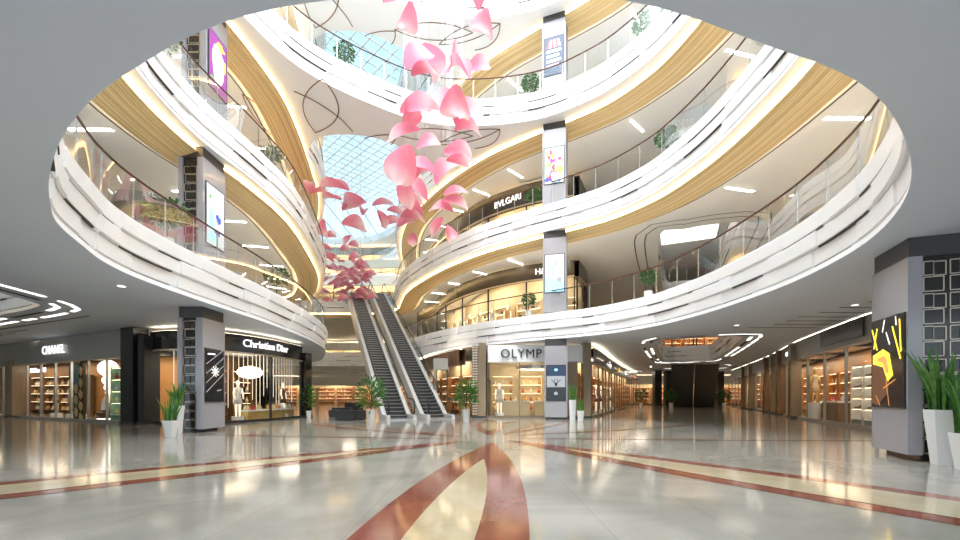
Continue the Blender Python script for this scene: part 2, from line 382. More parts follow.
# ---------------------------------------------------------------- golden slatted ribbon on the soffits, lit along both edges
def ribbon(P, c, closed):
    N = normals(P, closed); K = 36; n_ = len(P); mb = MB(); mb.uv = []
    for i in range(n_):
        for k in range(K+1):
            t_ = k/K; o_ = .42+1.5*t_; z = c-.15-.18*math.sin(PI*t_)-(.022 if k % 2 else 0)
            mb.v.append((P[i].x+N[i].x*o_, P[i].y+N[i].y*o_, z)); mb.uv.append((i*.3, t_))
    for i in range(n_ if closed else n_-1):
        j = (i+1) % n_
        for k in range(K): mb.f.append((i*(K+1)+k, j*(K+1)+k, j*(K+1)+k+1, i*(K+1)+k+1))
    trim(mb.build('trim', 'gold_slats'))
    mb = MB(); mb.sweep(lambda i: [(.47, c-.10), (.50, c-.02)], P, N, closed); mb.sweep(lambda i: [(1.88, c-.10), (1.85, c-.02)], P, N, closed); trim(mb.build('trim', 'led_warm'))
    mb = MB(); mb.sweep(lambda i: [(2.22, c-.008), (2.28, c-.008)], P, N, closed); trim(mb.build('trim', 'slot_dark'))
ribbon(CUR[3][0], CEIL[3], True)
RG = resample(NEAR_R+MID_R+[(-8.3, 42), (-8.8, 46), (-9.2, 52), (-10.6, 56.5)], .3); LG = resample([(-29, 50), (-26, 42), (-20, 38.8), (-15.8, 37.8)]+LEFT3+NEAR_L, .3)
for k in (4, 5): ribbon(RG, CEIL[k], False); ribbon(LG, CEIL[k], False)
FARARC = resample([(-8.8, 46), (-9.2, 52), (-10.6, 56.5), (-14, 59), (-19, 59.6), (-26, 58), (-29, 50)], .4)
ribbon(FARARC[20:], CEIL[4], False)

# soffit light strips, each a fitting of its own
mbf = MB(); mbf.box(-.06, .06, -.72, .72, -.03, 0); me_l = mbf.build('light_strip', 'downlight', me_only=True)
mbf = MB(); mbf.box(-.09, .09, -.76, .76, -.02, .0); me_fr = mbf.build('frame', 'white_edge', me_only=True)
LVN = {3: 'second', 4: 'third', 5: 'fourth'}
for k in (3, 4, 5):
    for side, crv in (('right', RG), ('left', LG)):
        N = normals(crv)
        for i in range(8, len(crv)-8, 13):
            p = crv[i]+N[i]*3.3
            if p.y > 45 or p.y < 5: continue
            if k == 3 and (8.0 < p.x < 16 and 19 < p.y < 42): continue
            o = thing('ceiling_light', 'slim warm light strip in the %s soffit on the %s side of the atrium' % (LVN[k], side), 'ceiling light', (p.x, p.y, CEIL[k]), math.atan2(N[i].y, N[i].x)-PI/2, 'light strips in the %s soffit, %s side' % (LVN[k], side))
            a = bpy.data.objects.new('frame', me_fr); a.parent = o; C.objects.link(a)
            a = bpy.data.objects.new('diffuser', me_l); a.parent = o; C.objects.link(a); a.location.z = -.005
# board joints in the low ceiling in front of the side shops
mb = MB(); rnd = random.Random(3)
for i in range(44):
    y = 8.5+i*.85; x = 11.6+(.0 if y < 20 else (y-20)*.45)+rnd.random()*1.2; L_ = 2.8+rnd.random()*4
    if 19 < y < 42: x += 4.2; L_ *= .55
    mb.box(x, x+L_, y-.02, y+.03, Z1-.012, Z1-.001, Matrix.Identity(4))
for i in range(12):
    y = 16.0+i*1.1; x = -14.5-i*2.0-rnd.random()*2; mt = Matrix.Translation((x, y, 0)) @ Matrix.Rotation(math.radians(-24), 4, 'Z')
    mb.box(-6, 0, -.02, .03, Z1-.012, Z1-.001, mt)
trim(mb.build('trim', 'slot_dark'))

# ---------------------------------------------------------------- glass railings
def railing(P, c, label, step=5, i0=0, i1=None, closed=True):
    z = c+TH+.03; t = thing('glass_railing', label, 'railing', (0, 0, 0)); N = normals(P, closed)
    if not closed or i1 is not None: Q = P[i0:i1]; NN = N[i0:i1]; cl = False
    else: Q = P; NN = N; cl = closed
    mb = MB(); mb.sweep(lambda i: [(.10, z+.04), (.10, z+1.2)], Q, NN, cl); mb.build('glass', 'rail_glass', t, True)
    mb = MB(); mb.tube([(q.x+n_.x*.10, q.y+n_.y*.10, z+1.24) for q, n_ in zip(Q, NN)], .032, 6, cl); mb.build('handrail', 'rail_brown', t, True)
    mb = MB(); mb.box(-.015, .015, -.015, .015, 0, 1.22); me = mb.build('post', 'steel', me_only=True); cnt = 0
    for i in range(0, len(Q), step):
        if cnt > 98: break
        if Q[i].y < 3.6 and abs(Q[i].x) < 3: continue
        o = bpy.data.objects.new('post', me); o.parent = t; o.location = (Q[i].x+NN[i].x*.14, Q[i].y+NN[i].y*.14, z); o.rotation_euler.z = math.atan2(NN[i].y, NN[i].x); C.objects.link(o); cnt += 1
    return t
def cut(P, x0, x1, y0, y1):     # drop the stretch inside a box, start the open curve after it
    inn = [x0 < p.x < x1 and y0 < p.y < y1 for p in P]; i = [q for q in range(len(P)) if inn[q] and not inn[(q+1) % len(P)]][0]
    R = P[i+1:]+P[:i+1]; return [p for p in R if not (x0 < p.x < x1 and y0 < p.y < y1)]
railing(CUR[2][0], CEIL[2], 'clear glass railing with dark handrail round the lowest gallery edge', 4)
railing(cut(CUR[3][0], -14.6, -9.2, 43, 46), CEIL[3], 'clear glass railing with dark handrail round the second gallery, gap where the escalators land', 4, closed=False)
railing(CUR[4][0], CEIL[4], 'clear glass railing round the near ring of the third gallery', 4)
railing(CUR[4][1], CEIL[4], 'clear glass railing round the far opening of the third gallery', 4)
railing(CUR[5][0], CEIL[5], 'clear glass railing round the near ring of the top gallery', 4)
railing(CUR[5][1], CEIL[5], 'clear glass railing round the far opening of the top gallery', 4)
railing(vr, CEIL[2], 'glass railing round the side void over the dark escalators, lowest gallery', 3)
railing(vl, CEIL[2], 'glass railing round the side void on the left, lowest gallery', 3)
railing(vr, CEIL[3], 'glass railing round the side void on the right, second gallery', 3)

# ---------------------------------------------------------------- bridge ornament: bent leaf outlines under the two bridges
def leafline(mb, a, b_, bulge1, bulge2, z):
    a = Vector(a); b_ = Vector(b_); d = b_-a; n_ = Vector((d.y, -d.x)).normalized()
    for s_ in (bulge1, bulge2):
        if s_ is None: continue
        mb.tube([(*(a+d*t_+n_*s_*4*t_*(1-t_)), z) for t_ in [q/14 for q in range(15)]], .028, 4)
for k in (4, 5):
    mb = MB(); z = CEIL[k]-.02
    leafline(mb, (-7.3, 19.5), (-9.2, 23.5), .95, -.75, z); leafline(mb, (-9.0, 20.3), (-7.1, 23.4), .35, None, z)
    leafline(mb, (-4.8, 23.6), (-.4, 23.8), .55, -.6, z); leafline(mb, (-2.4, 24.6), (1.1, 23.2), .5, -.4, z)
    leafline(mb, (1.1, 23.2), (-.3, 25.0), .5, None, z); leafline(mb, (-6.6, 24.0), (-4.8, 23.7), .12, None, z); leafline(mb, (-4.8, 23.7), (-5.2, 24.6), .1, None, z)
    leafline(mb, (-11.6, 20.5), (-11.2, 25), .6, -.5, z)
    trim(mb.build('trim', 'vine'))

# ---------------------------------------------------------------- roof glazing
ZR = 28.9; mb = MB(); sp = 1.05
def clipline(p, d, box):
    t0, t1 = -1e9, 1e9
    for a in (0, 1):
        lo, hi = box[a]
        q = sorted(((lo-p[a])/d[a], (hi-p[a])/d[a])); t0 = max(t0, q[0]); t1 = min(t1, q[1])
    return (t0, t1) if t1 > t0 else None
box = ((-34.5, 9), (2.5, 60))
for sgn in (1, -1):
    d = (math.sqrt(.5), sgn*math.sqrt(.5)); n_ = (-d[1], d[0])
    for i in range(-90, 91):
        p = (-13+n_[0]*i*sp, 31+n_[1]*i*sp); c = clipline(p, d, box)
        if c:
            a = Vector((p[0]+d[0]*c[0], p[1]+d[1]*c[0])); b_ = Vector((p[0]+d[0]*c[1], p[1]+d[1]*c[1])); L_ = (b_-a).length
            mt = Matrix.Translation((a.x, a.y, ZR)) @ Matrix.Rotation(math.atan2(d[1], d[0]), 4, 'Z'); mb.box(0, L_, -.05, .05, -.04, .05, mt)
t = thing('glass_roof', 'pale blue glazed roof with a white diamond lattice high over the atrium', 'skylight')
mb.build('lattice', 'white_edge', t)
mb = MB()
for i in range(14): mb.box(-36+i*2.3, -35.93+i*2.3, 60, 76, ZR-.05, ZR+.1)
mb.build('rafters', 'truss_grey', t)
mb = MB(); mb.quad((-36, 1, ZR+.15), (10, 1, ZR+.15), (10, 76, ZR+.15), (-36, 76, ZR+.15)); mb.build('glass', 'roof_glass', t)
mb = MB(); mb.sweep(lambda i: [(.3, CEIL[6]+.6), (.3, ZR+.1)], CUR[6][0], normals(CUR[6][0], True), True); trim(mb.build('trim', 'white_edge'))

# ---------------------------------------------------------------- outer walls
mb = MB(); mb.box(XL, XL+.3, YB, YF, 0, 29); struct(mb.build('wall_left', 'cream_wall'))
mb = MB(); mb.box(XR-.3, XR, YB, YF, 0, 29); struct(mb.build('wall_right', 'cream_wall'))
mb = MB(); mb.box(XL, XR, YF-.3, YF, 0, 29); struct(mb.build('wall_back', 'cream_wall'))

# ---------------------------------------------------------------- floor inlay: star of long leaves
def leaf_inlay(base, tip, half, band, peak=.5):
    a = Vector(base); b_ = Vector(tip); d = b_-a; L_ = d.length; d.normalize(); n_ = Vector((d.y, -d.x)); K = 28
    def wd(t_): 
        t_ = max(0, min(1, t_)); q = t_**(math.log(.5)/math.log(peak)); return math.sin(PI*q)**.85
    def poly(h0, t0, t1, z, m_):
        mb = MB(); R = [[], []]
        for k in range(K+1):
            t_ = k/K; s_ = t0+(t1-t0)*t_; c = a+d*L_*s_
            for q, sg in ((0, 1), (1, -1)): p = c+n_*sg*h0*wd(t_); R[q].append(len(mb.v)); mb.v.append((p.x, p.y, z))
        for k in range(K): mb.f.append((R[0][k], R[0][k+1], R[1][k+1], R[1][k]))
        trim(mb.build('trim', m_))
    poly(half, 0, 1, .004, 'inlay_red'); s_ = band/half
    poly(half*(1-s_), s_*.35, 1-s_*.3, .008, 'inlay_cream')
cx, cy = .32, 12.5
leaf_inlay((.34, 11.2), (-.95, -2.6), .80, .48)
leaf_inlay((-.35, 11.7), (-11.6, .2), .75, .32)
leaf_inlay((-.9, 12.3), (-9.2, 13.6), .22, .14)
leaf_inlay((-.6, 12.9), (-8.0, 19.2), .55, .3)
leaf_inlay((.3, 13.4), (.5, 22.4), .62, .28)
leaf_inlay((.75, 13.6), (4.6, 21.6), .42, .18)
leaf_inlay((1.0, 13.2), (9.6, 18.3), .36, .19)
leaf_inlay((1.0, 12.35), (14, 11.6), .22, .12)
leaf_inlay((.8, 11.8), (9.1, -1.6), .85, .34)
leaf_inlay((1.0, 18.8), (1.9, 21.3), .2, .12)

# ---------------------------------------------------------------- columns with lit pictures
def art(parent, kind, w_, h_):
    """flat picture pieces in the screen's own plane: local x across, z up, facing -y"""
    y = -.006
    def poly(pts, m_, nm='artwork', yy=None):
        mb = MB(); mb.v = [(p[0]*w_, (y if yy is None else yy), p[1]*h_) for p in pts]; mb.f = [tuple(range(len(pts)))]; return mb.build(nm, m_, parent)
    def blob(cx_, cy_, rx, ry, m_, n_=14, yy=None, jag=0, seed=1):
        r_ = random.Random(seed); poly([(cx_+rx*(1-jag*r_.random())*math.cos(2*PI*k/n_), cy_+ry*(1-jag*r_.random())*math.sin(2*PI*k/n_)) for k in range(n_)], m_, yy=yy)
    def bar(x0, y0, x1, y1, t_, m_, yy=-.01):
        d = Vector(((x1-x0)*w_, (y1-y0)*h_)); n_ = Vector((-d.y, d.x)).normalized()*t_/2; mb = MB()
        mb.v = [(x0*w_+n_.x, yy, y0*h_+n_.y), (x1*w_+n_.x, yy, y1*h_+n_.y), (x1*w_-n_.x, yy, y1*h_-n_.y), (x0*w_-n_.x, yy, y0*h_-n_.y)]; mb.f = [(0, 1, 2, 3)]; mb.build('artwork', m_, parent)
    if kind == 'starburst':
        for q in range(4): bar(-.5, -.33+q*.18, .5, .05+q*.16, .03, 'art_grey')
        for q in range(9): a = q*2*PI/9; bar(.0, .08, .22*math.cos(a), .08+.11*math.sin(a), .03, 'sign_white', -.014)
        bar(-.42, .41, .0, .42, .05, 'sign_white'); bar(.1, -.3, .35, -.28, .04, 'art_grey')
    if kind == 'deer':
        poly([(-.5, .5), (.5, .5), (.5, .2), (-.5, .2)], 'art_navy'); poly([(-.5, .2), (.5, .2), (.5, -.12), (-.5, -.12)], 'art_grey')
        for s_ in (1, -1):
            bar(0, -.05, s_*.12, .03, .04, 'black', -.014); bar(s_*.12, .03, s_*.26, .1, .03, 'black', -.014); bar(s_*.12, .03, s_*.06, .12, .03, 'black', -.014)
        blob(0, -.04, .07, .06, 'black', yy=-.014); blob(0, .38, .1, .04, 'art_cyan', yy=-.014); blob(0, -.3, .1, .05, 'art_grey', yy=-.012)
    if kind == 'neon':
        poly([(-.5, .5), (.5, .5), (.5, .15), (-.5, .05)], 'black'); poly([(-.5, .1), (-.1, .2), (.15, .0), (.05, -.35), (-.3, -.5), (-.5, -.48)], 'art_brown')
        poly([(-.45, .1), (-.1, .16), (.1, .1), (.22, -.15), (.05, -.22), (-.1, -.05), (-.45, .0)], 'art_yellow', yy=-.010); poly([(-.3, .06), (-.05, .09), (.05, .02), (.1, -.12), (.0, -.13), (-.12, .0), (-.3, .03)], 'art_orange', yy=-.013)
        for a in ((-.48, .42, -.3, .16), (-.3, .42, -.42, .18), (.2, .4, .45, .02), (.42, .46, .46, .1)): bar(*a, .045, 'art_yellow', -.012)
        for a in ((-.05, .5, -.12, .36), (.0, .35, .12, .2), (.3, .5, .32, .4)): bar(*a, .035, 'sign_white', -.012)
        for a in ((-.35, -.38, -.2, -.5), (.0, -.2, .1, -.5), (-.1, -.3, .3, -.2)): bar(*a, .02, 'art_orange', -.012)
    if kind == 'splash':
        blob(-.25, -.1, .22, .32, 'art_cyan', jag=.5, seed=3); blob(.15, -.02, .2, .11, 'art_blue', 16, -.010, .7, 4); blob(.1, -.25, .25, .08, 'art_blue', 16, -.010, .6, 6); blob(-.2, -.38, .25, .09, 'art_cyan', jag=.4, seed=8); blob(-.3, .3, .08, .05, 'art_green', jag=.5, seed=9)
    if kind == 'cyan':
        poly([(-.5, -.5), (.5, -.5), (.5, -.28), (.1, -.2), (-.5, -.1)], 'art_cyan'); blob(-.1, .1, .12, .25, 'art_cyan', jag=.6, seed=11); blob(.25, -.18, .16, .09, 'art_grey', jag=.4, seed=12); blob(.05, .25, .05, .12, 'art_grey', jag=.3, seed=13, yy=-.01)
    if kind == 'collage':
        r_ = random.Random(4)
        for q in range(60): blob(-.4+.8*r_.random(), -.42+.84*r_.random(), .07+.09*r_.random(), .05+.06*r_.random(), r_.choice(['art_orange', 'art_red', 'art_yellow', 'art_cream', 'art_blue', 'art_pink', 'art_purple', 'art_cyan', 'art_cream']), 10, -.006-.0002*q, .3, q)
    if kind == 'balloon':
        poly([(-.5, -.5), (.5, -.5), (.5, .5), (-.5, .5)], 'art_navy'); 
        for q in range(6): poly([(-.4+q*.13, .22), (-.27+q*.13, .22), (-.18+q*.09, .42), (-.24+q*.08, .43)], 'art_red' if q % 2 == 0 else 'art_cream', yy=-.010)
        for q in range(4): bar(-.38, .12-q*.13, .38-.1*(q % 2), .13-q*.13, .13, 'sign_white' if q != 3 else 'art_pink', -.012)
        for q in range(3):
            for j in range(5): bar(-.3+j*.15, .06-q*.13, -.3+j*.15, .17-q*.13, .02, 'art_navy', -.015)
    if kind == 'figure':
        poly([(-.5, -.5), (.5, -.5), (.5, .5), (-.5, .5)], 'art_purple'); blob(0, .0, .42, .42, 'screen_white', yy=-.010, jag=.25, seed=2); blob(.05, .06, .2, .12, 'art_cream', yy=-.013); blob(.15, .38, .3, .08, 'art_yellow', jag=.6, seed=5, yy=-.012); blob(.38, .1, .07, .16, 'art_yellow', jag=.5, seed=6, yy=-.012); blob(-.35, -.35, .1, .06, 'art_green', yy=-.014)
def column(x, y, ang, w_, depth, z0, z1, label, kind, scr, sw=.62, group=None):
    """ang: direction its picture side faces; w_: width of picture side"""
    t = thing('atrium_column', label, 'column', (x, y, z0), ang+PI/2)
    pt = min(.22, depth*.26); hh = z1-z0
    mb = MB(); mb.box(-w_/2+.08, w_/2-.08, -depth/2+pt, depth/2-pt*.7, .0, hh); mb.build('core', 'lattice_back', t)
    mb = MB(); mb.box(-w_/2, w_/2, -depth/2, -depth/2+pt, .12, hh-.38); mb.build('cladding_panel', 'column_panel', t)
    mb = MB(); mb.box(-w_/2, w_/2, depth/2-pt*.7, depth/2, .12, hh-.38); mb.build('cladding_panel', 'column_panel', t)
    mb = MB(); mb.box(-w_/2+.04, w_/2-.04, -depth/2+.03, depth/2-.03, hh-.38, hh-.001); mb.build('cap', 'cap_dark', t)
    mb = MB(); d0, d1 = -depth/2+pt, depth/2-pt*.7; nn = max(1, round((d1-d0)/.42)); PZ = .62; rr = .008; cw = (d1-d0)/nn
    for s_ in (1, -1):
        X = s_*(w_/2-.075)
        for i in range(nn):
            a0 = d0+cw*i; z = .15
            while z < hh-.8:
                for q0, q1, u0, u1 in ((.12, .88, .0, .44), (.12, .5, .5, .92), (.5, .96, .48, .9)):
                    A0, A1, B0, B1 = a0+cw*q0, a0+cw*q1, z+u0*PZ, z+u1*PZ
                    mb.box(X-rr, X+rr, A0-rr, A0+rr, B0, B1); mb.box(X-rr, X+rr, A1-rr, A1+rr, B0, B1)
                    mb.box(X-rr, X+rr, A0, A1, B0-rr, B0+rr); mb.box(X-rr, X+rr, A0, A1, B1-rr, B1+rr)
                z += PZ
    mb.build('lattice', 'lattice_metal', t)
    s0, s1, m_ = scr
    mb = MB(); mb.box(-w_*sw/2-.04, w_*sw/2+.04, -.01, .03, -(s1-s0)/2-.04, (s1-s0)/2+.04); fr = mb.build('screen', 'black', t, loc=(0, -depth/2-.02, (s0+s1)/2))
    mb = MB(); mb.box(-w_*sw/2, w_*sw/2, -.012, -.004, -(s1-s0)/2, (s1-s0)/2); mb.build('display', m_, fr)
    pa = bpy.data.objects.new('picture', None)
    before = set(bpy.data.objects); art(fr, kind, w_*sw, s1-s0)
    arts = [o for o in bpy.data.objects if o not in before]
    for o in arts:
        for v in o.data.vertices: v.co.y -= .010
    bpy.data.objects.remove(pa)
    return t
FL = {1: 0.0, 2: CEIL[2]+TH, 3: CEIL[3]+TH, 4: CEIL[4]+TH, 5: CEIL[5]+TH}
col_lab = 'grey panelled column with '
# left stack
column(-9.86, 14.9, 0.0, 1.25, .86, 0, CEIL[2], 'grey clad column on the ground floor before the black curved shop, dark screen with white starburst', 'starburst', (1.08, 2.87, 'screen_dark'), .78)
column(-10.3, 15.6, 0.0, 1.3, .9, FL[2], CEIL[3], 'grey column on the left lowest gallery with a white picture splashed blue', 'splash', (1.15, 3.3, 'screen_white'), .78)
column(-10.4, 15.9, 0.0, 1.3, .9, FL[3], CEIL[4], 'grey column on the left second gallery with a purple picture of a white figure', 'figure', (1.2, 3.3, 'screen_dark'), .8)
# middle stack
MA = math.radians(-110)
column(4.08, 22.7, math.radians(-97), 1.2, .8, 0, CEIL[2], 'slim grey column in front of the large lettered shop, dark screen with an antler emblem', 'deer', (1.02, 2.86, 'screen_dark'), .8)
column(4.12, 23.0, math.radians(-105), 1.26, .85, FL[2], CEIL[3], 'grey column on the lowest gallery with a pale cyan picture', 'cyan', (1.2, 3.2, 'screen_white'), .8)
column(4.12, 23.0, math.radians(-108), 1.26, .85, FL[3], CEIL[4], 'grey column on the second gallery with a many-coloured collage picture', 'collage', (1.2, 3.1, 'screen_white'), .8)
column(4.12, 23.0, math.radians(-110), 1.26, .85, FL[4], CEIL[5], 'grey column on the third gallery with a striped balloon poster', 'balloon', (1.2, 3.2, 'screen_dark'), .8)
# right, near
column(9.35, 8.36, math.radians(159), 1.35, 1.9, 0, CEIL[2], 'large near column at the right edge with brown lattice side and yellow neon picture', 'neon', (1.05, 2.84, 'screen_dark'), .86)

# ---------------------------------------------------------------- escalators
def escalator(x, y, ang, rise, run, width, label, dark=False):
    """runs along +y of its own frame, climbing"""
    t = thing('escalator', label, 'escalator', (x, y, 0), ang)
    sl = rise/run; hw = width/2
    tr = MB(); g = .9
    for s_ in (1, -1):
        x0, x1 = (s_*(hw+.0), s_*(hw+.18))
        pr = [(-1.4, 0), (-1.4, .22), (0, .22), (run, rise+.22), (run+1.6, rise+.22), (run+1.6, rise-.75), (run+.2, rise-.75), (.9, 0)]
        i = len(tr.v); tr.v += [(x0, a, b_) for a, b_ in pr]+[(x1, a, b_) for a, b_ in pr]
        n_ = len(pr); tr.f += [tuple(i+q for q in range(n_)), tuple(i+n_+q for q in reversed(range(n_)))]+[(i+q, i+(q+1) % n_, i+n_+(q+1) % n_, i+n_+q) for q in range(n_)]
    tr.build('truss_side', 'esc_dark' if dark else 'steel_light', t)
    mb = MB(); mb.quad((-hw-.1, .9, -.0+.02), (hw+.1, .9, .02), (hw+.1, run+.2, rise-.74), (-hw-.1, run+.2, rise-.74)); mb.box(-hw, hw, run+.2, run+1.6, rise-.74, rise-.6); mb.build('underside', 'esc_dark' if dark else 'steel_light', t)
    for s_ in (1, -1):
        xx = s_*(hw+.07)
        mb = MB(); pr = [(-1.0, .22), (-1.25, .45), (-1.3, .8), (-.9, 1.05), (.2, 1.08), (run, rise+1.05), (run+.9, rise+1.05), (run+1.3, rise+.8), (run+1.1, rise+.22), (run, rise+.22), (0, .22)]
        mb.v = [(xx, a, b_) for a, b_ in pr]; mb.f = [tuple(range(len(pr)))]; mb.build('balustrade_glass', 'rail_glass', t)
        mb = MB(); pts = [(xx, -.95, .25), (xx, -1.3, .4), (xx, -1.42, .68), (xx, -1.3, .95), (xx, -.95, 1.1), (xx, .2, 1.12), (xx, run, rise+1.1), (xx, run+.9, rise+1.1), (xx, run+1.35, rise+.9), (xx, run+1.4, rise+.6), (xx, run+1.1, rise+.3)]
        mb.tube(pts, .045, 6); mb.build('handrail', 'black', t, True)
        mb = MB(); mb.box(-.1, .1, -1.2, .05, .2, .26, Matrix.Translation((xx, 0, 0))); L_ = math.hypot(run, rise)
        mb.box(-.11, .11, 0, L_, 0, .06, Matrix.Translation((xx, 0, .21)) @ Matrix.Rotation(math.atan2(rise, run), 4, 'X')); mb.box(-.1, .1, run, run+1.5, rise+.2, rise+.26, Matrix.Translation((xx, 0, 0))); mb.build('skirt', 'steel_light', t)
    mb = MB(); mb.box(-hw, hw, -1.4, .0, .0, .06); mb.box(-hw, hw, run+.2, run+1.6, rise-.05, rise+.02); mb.build('landing_plate', 'steel', t)
    ns = max(4, min(99, int(rise/.2)-1)); ms = MB(); ms.box(-hw+.02, hw-.02, 0, run/ns, -.25, .0); me1 = ms.build('step', 'step_dark', me_only=True)
    ms = MB(); ms.box(-hw+.02, hw-.02, -.012, .05, -.04, .006); me2 = ms.build('nosing', 'step_edge', me_only=True)
    for i in range(ns):
        o = bpy.data.objects.new('step', me1); o.parent = t; C.objects.link(o); o.location = (0, run*(i)/ns+.05, rise*(i+1)/ns)
        n2 = bpy.data.objects.new('nosing', me2); n2.parent = o; C.objects.link(n2)
    return t
ea = math.atan2(8.4, 20.2); er = FL[3]
escalator(-4.55, 22.9, ea, er, 20.6, 1.2, 'left one of the two long escalators climbing to the second gallery')
escalator(-4.55+2.1*math.cos(ea), 22.9+2.1*math.sin(ea)*1.0, ea, er, 20.0, 1.2, 'right one of the two long escalators climbing to the second gallery')
for i, (px_, nm) in enumerate(((684, 'left'), (704, 'right'))):
    Y = 49.6; escalator(ati(683, Y)+i*2.12*.9, Y-i*2.12*.44, math.radians(180-26), FL[2], 10.2, 1.7, 'dark escalator far down the right hall seen from below, %s of the two' % nm, True)

# ---------------------------------------------------------------- shops
def bender(P):
    L_ = [0]
    for i in range(1, len(P)): L_.append(L_[-1]+(P[i]-P[i-1]).length)
    def f(s_):
        s_ = max(0, min(L_[-1]-1e-6, s_)); j = 0
        while L_[j+1] < s_: j += 1
        d = (P[j+1]-P[j]).normalized(); return P[j]+d*(s_-L_[j]), d
    f.total = L_[-1]; return f
def storefront(label, pts, z0, zg, zt, band, frame, mull=1.6, cove=True, smooth=True, glassm='shop_glass', kick=.12):
    """pts run left to right as seen by the visitor (visitor on the right-hand side of the direction of travel)"""
    P = resample(pts, .4) if smooth else resample(pts, .4); f = bender(P); N = normals(P)      # N = to the visitor
    t = thing('storefront', label, 'storefront')
    mb = MB(); mb.sweep(lambda i: [(-.3, zg), (.12, zg), (.12, zt), (-.3, zt), (-.3, zg)], P, N); mb.build('fascia_board', band, t)
    mb = MB(); mb.sweep(lambda i: [(0, z0+kick), (0, zg)], P, N); mb.build('glass', glassm, t, True)
    mb = MB(); mb.sweep(lambda i: [(.05, z0), (.05, z0+kick), (-.05, z0+kick), (-.05, z0)], P, N); mb.build('plinth', frame, t)
    mb = MB(); mb.sweep(lambda i: [(.06, zg-.07), (.14, zg-.07), (.14, zg), (.06, zg), (.06, zg-.07)], P, N); mb.build('trim_rail', 'lattice_metal', t)
    nm = max(1, round(f.total/mull)); me = None
    mb = MB(); mb.box(-.03, .03, -.05, .05, 0, zg-z0); me = mb.build('mullion', frame, me_only=True)
    for i in range(nm+1):
        q, d = f(f.total*i/nm); o = bpy.data.objects.new('mullion', me); o.parent = t; o.location = (q.x, q.y, z0); o.rotation_euler.z = math.atan2(d.y, d.x); C.objects.link(o)
    if cove:
        mb = MB(); mb.sweep(lambda i: [(-.12, zt+.02), (.06, zt+.02)], P, N); mb.build('cove_light', 'cove_warm', t)
    return t, f, P, N
# goods (prototypes shared as mesh data)
def mesh_bag():
    mb = MB(); i = 0; mb.v = [(-.16, -.07, 0), (.16, -.07, 0), (.16, .07, 0), (-.16, .07, 0), (-.12, -.04, .22), (.12, -.04, .22), (.12, .04, .22), (-.12, .04, .22)]
    mb.f = [(0, 3, 2, 1), (4, 5, 6, 7), (0, 1, 5, 4), (1, 2, 6, 5), (2, 3, 7, 6), (3, 0, 4, 7)]
    mb.tube([(-.08, 0, .21), (-.07, 0, .3), (0, 0, .34), (.07, 0, .3), (.08, 0, .21)], .012, 5); return mb
def mesh_vase():
    mb = MB(); mb.lathe([(.05, 0), (.09, .06), (.1, .14), (.05, .24), (.03, .3), (.045, .33)], 10); return mb
def mesh_shoe():
    mb = MB(); mb.v = [(-.045, -.14, 0), (.045, -.14, 0), (.05, .1, 0), (-.05, .1, 0), (-.03, -.13, .05), (.03, -.13, .05), (.04, .0, .07), (-.04, .0, .07), (.03, .1, .14), (-.03, .1, .14)]
    mb.f = [(0, 3, 2, 1), (0, 1, 5, 4), (4, 5, 6, 7), (7, 6, 8, 9), (1, 2, 8, 6, 5), (0, 4, 7, 9, 3), (2, 3, 9, 8)]; return mb
def mesh_coat():
    mb = MB(); mb.lathe([(.20, 0), (.19, .3), (.15, .6), (.19, .85), (.17, .98), (.05, 1.05)], 10, sy=.35); mb.tube([(0, 0, 1.04), (0, 0, 1.12), (.03, 0, 1.15)], .01, 4); return mb
GOODS = {}
ORD = 'first second third fourth fifth sixth seventh eighth ninth tenth eleventh twelfth thirteenth fourteenth fifteenth sixteenth'.split()
for nm, fn in (('handbag', mesh_bag), ('vase', mesh_vase), ('shoe', mesh_shoe), ('garment', mesh_coat)):
    for i in range(6): GOODS[nm, i] = fn().build(nm, 'goods_%d' % i, me_only=True)
def good(nm, ci, loc, rz, label, group, sc=1.0):
    STOCK.append((Vector(loc).length, nm, ci, tuple(loc), rz, label, group, sc))
rg = random.Random(12)
STOCK = []
def lay_out_stock():
    lim = {}; rest = {}
    for d_, nm, ci, loc, rz, label, group, sc in sorted(STOCK, key=lambda q: q[0]):
        fx = 480+F*loc[0]/max(.1, loc[1]); fy = HZ-F*(loc[2]-EYE)/max(.1, loc[1])
        if not (-8 < fx < 968 and -8 < fy < 548): continue
        if lim.get(nm, 0) < 290:
            lim[nm] = lim.get(nm, 0)+1; o = bpy.data.objects.new(nm, GOODS[nm, ci]); o.location = loc; o.rotation_euler.z = rz; o.scale = (sc,)*3; C.objects.link(o); tag(o, label, nm, group)
        else: rest.setdefault(nm, []).append((ci, loc, rz, sc))
    for nm, L_ in rest.items():
        mb = MB(); fm = []
        for ci, loc, rz, sc in L_:
            me = GOODS[nm, ci]; mt = Matrix.Translation(loc) @ Matrix.Rotation(rz, 4, 'Z') @ Matrix.Scale(sc, 4); i = len(mb.v)
            mb.v += [tuple(mt @ v.co) for v in me.vertices]; mb.f += [tuple(i+q for q in p.vertices) for p in me.polygons]; fm += [ci]*len(me.polygons)
        o = mb.build(nm+'_stock', ['goods_%d' % i for i in range(6)]); o.data.polygons.foreach_set('material_index', fm)
        tag(o, 'distant %ss filling the farther shop shelves' % nm, nm); o['kind'] = 'stuff'
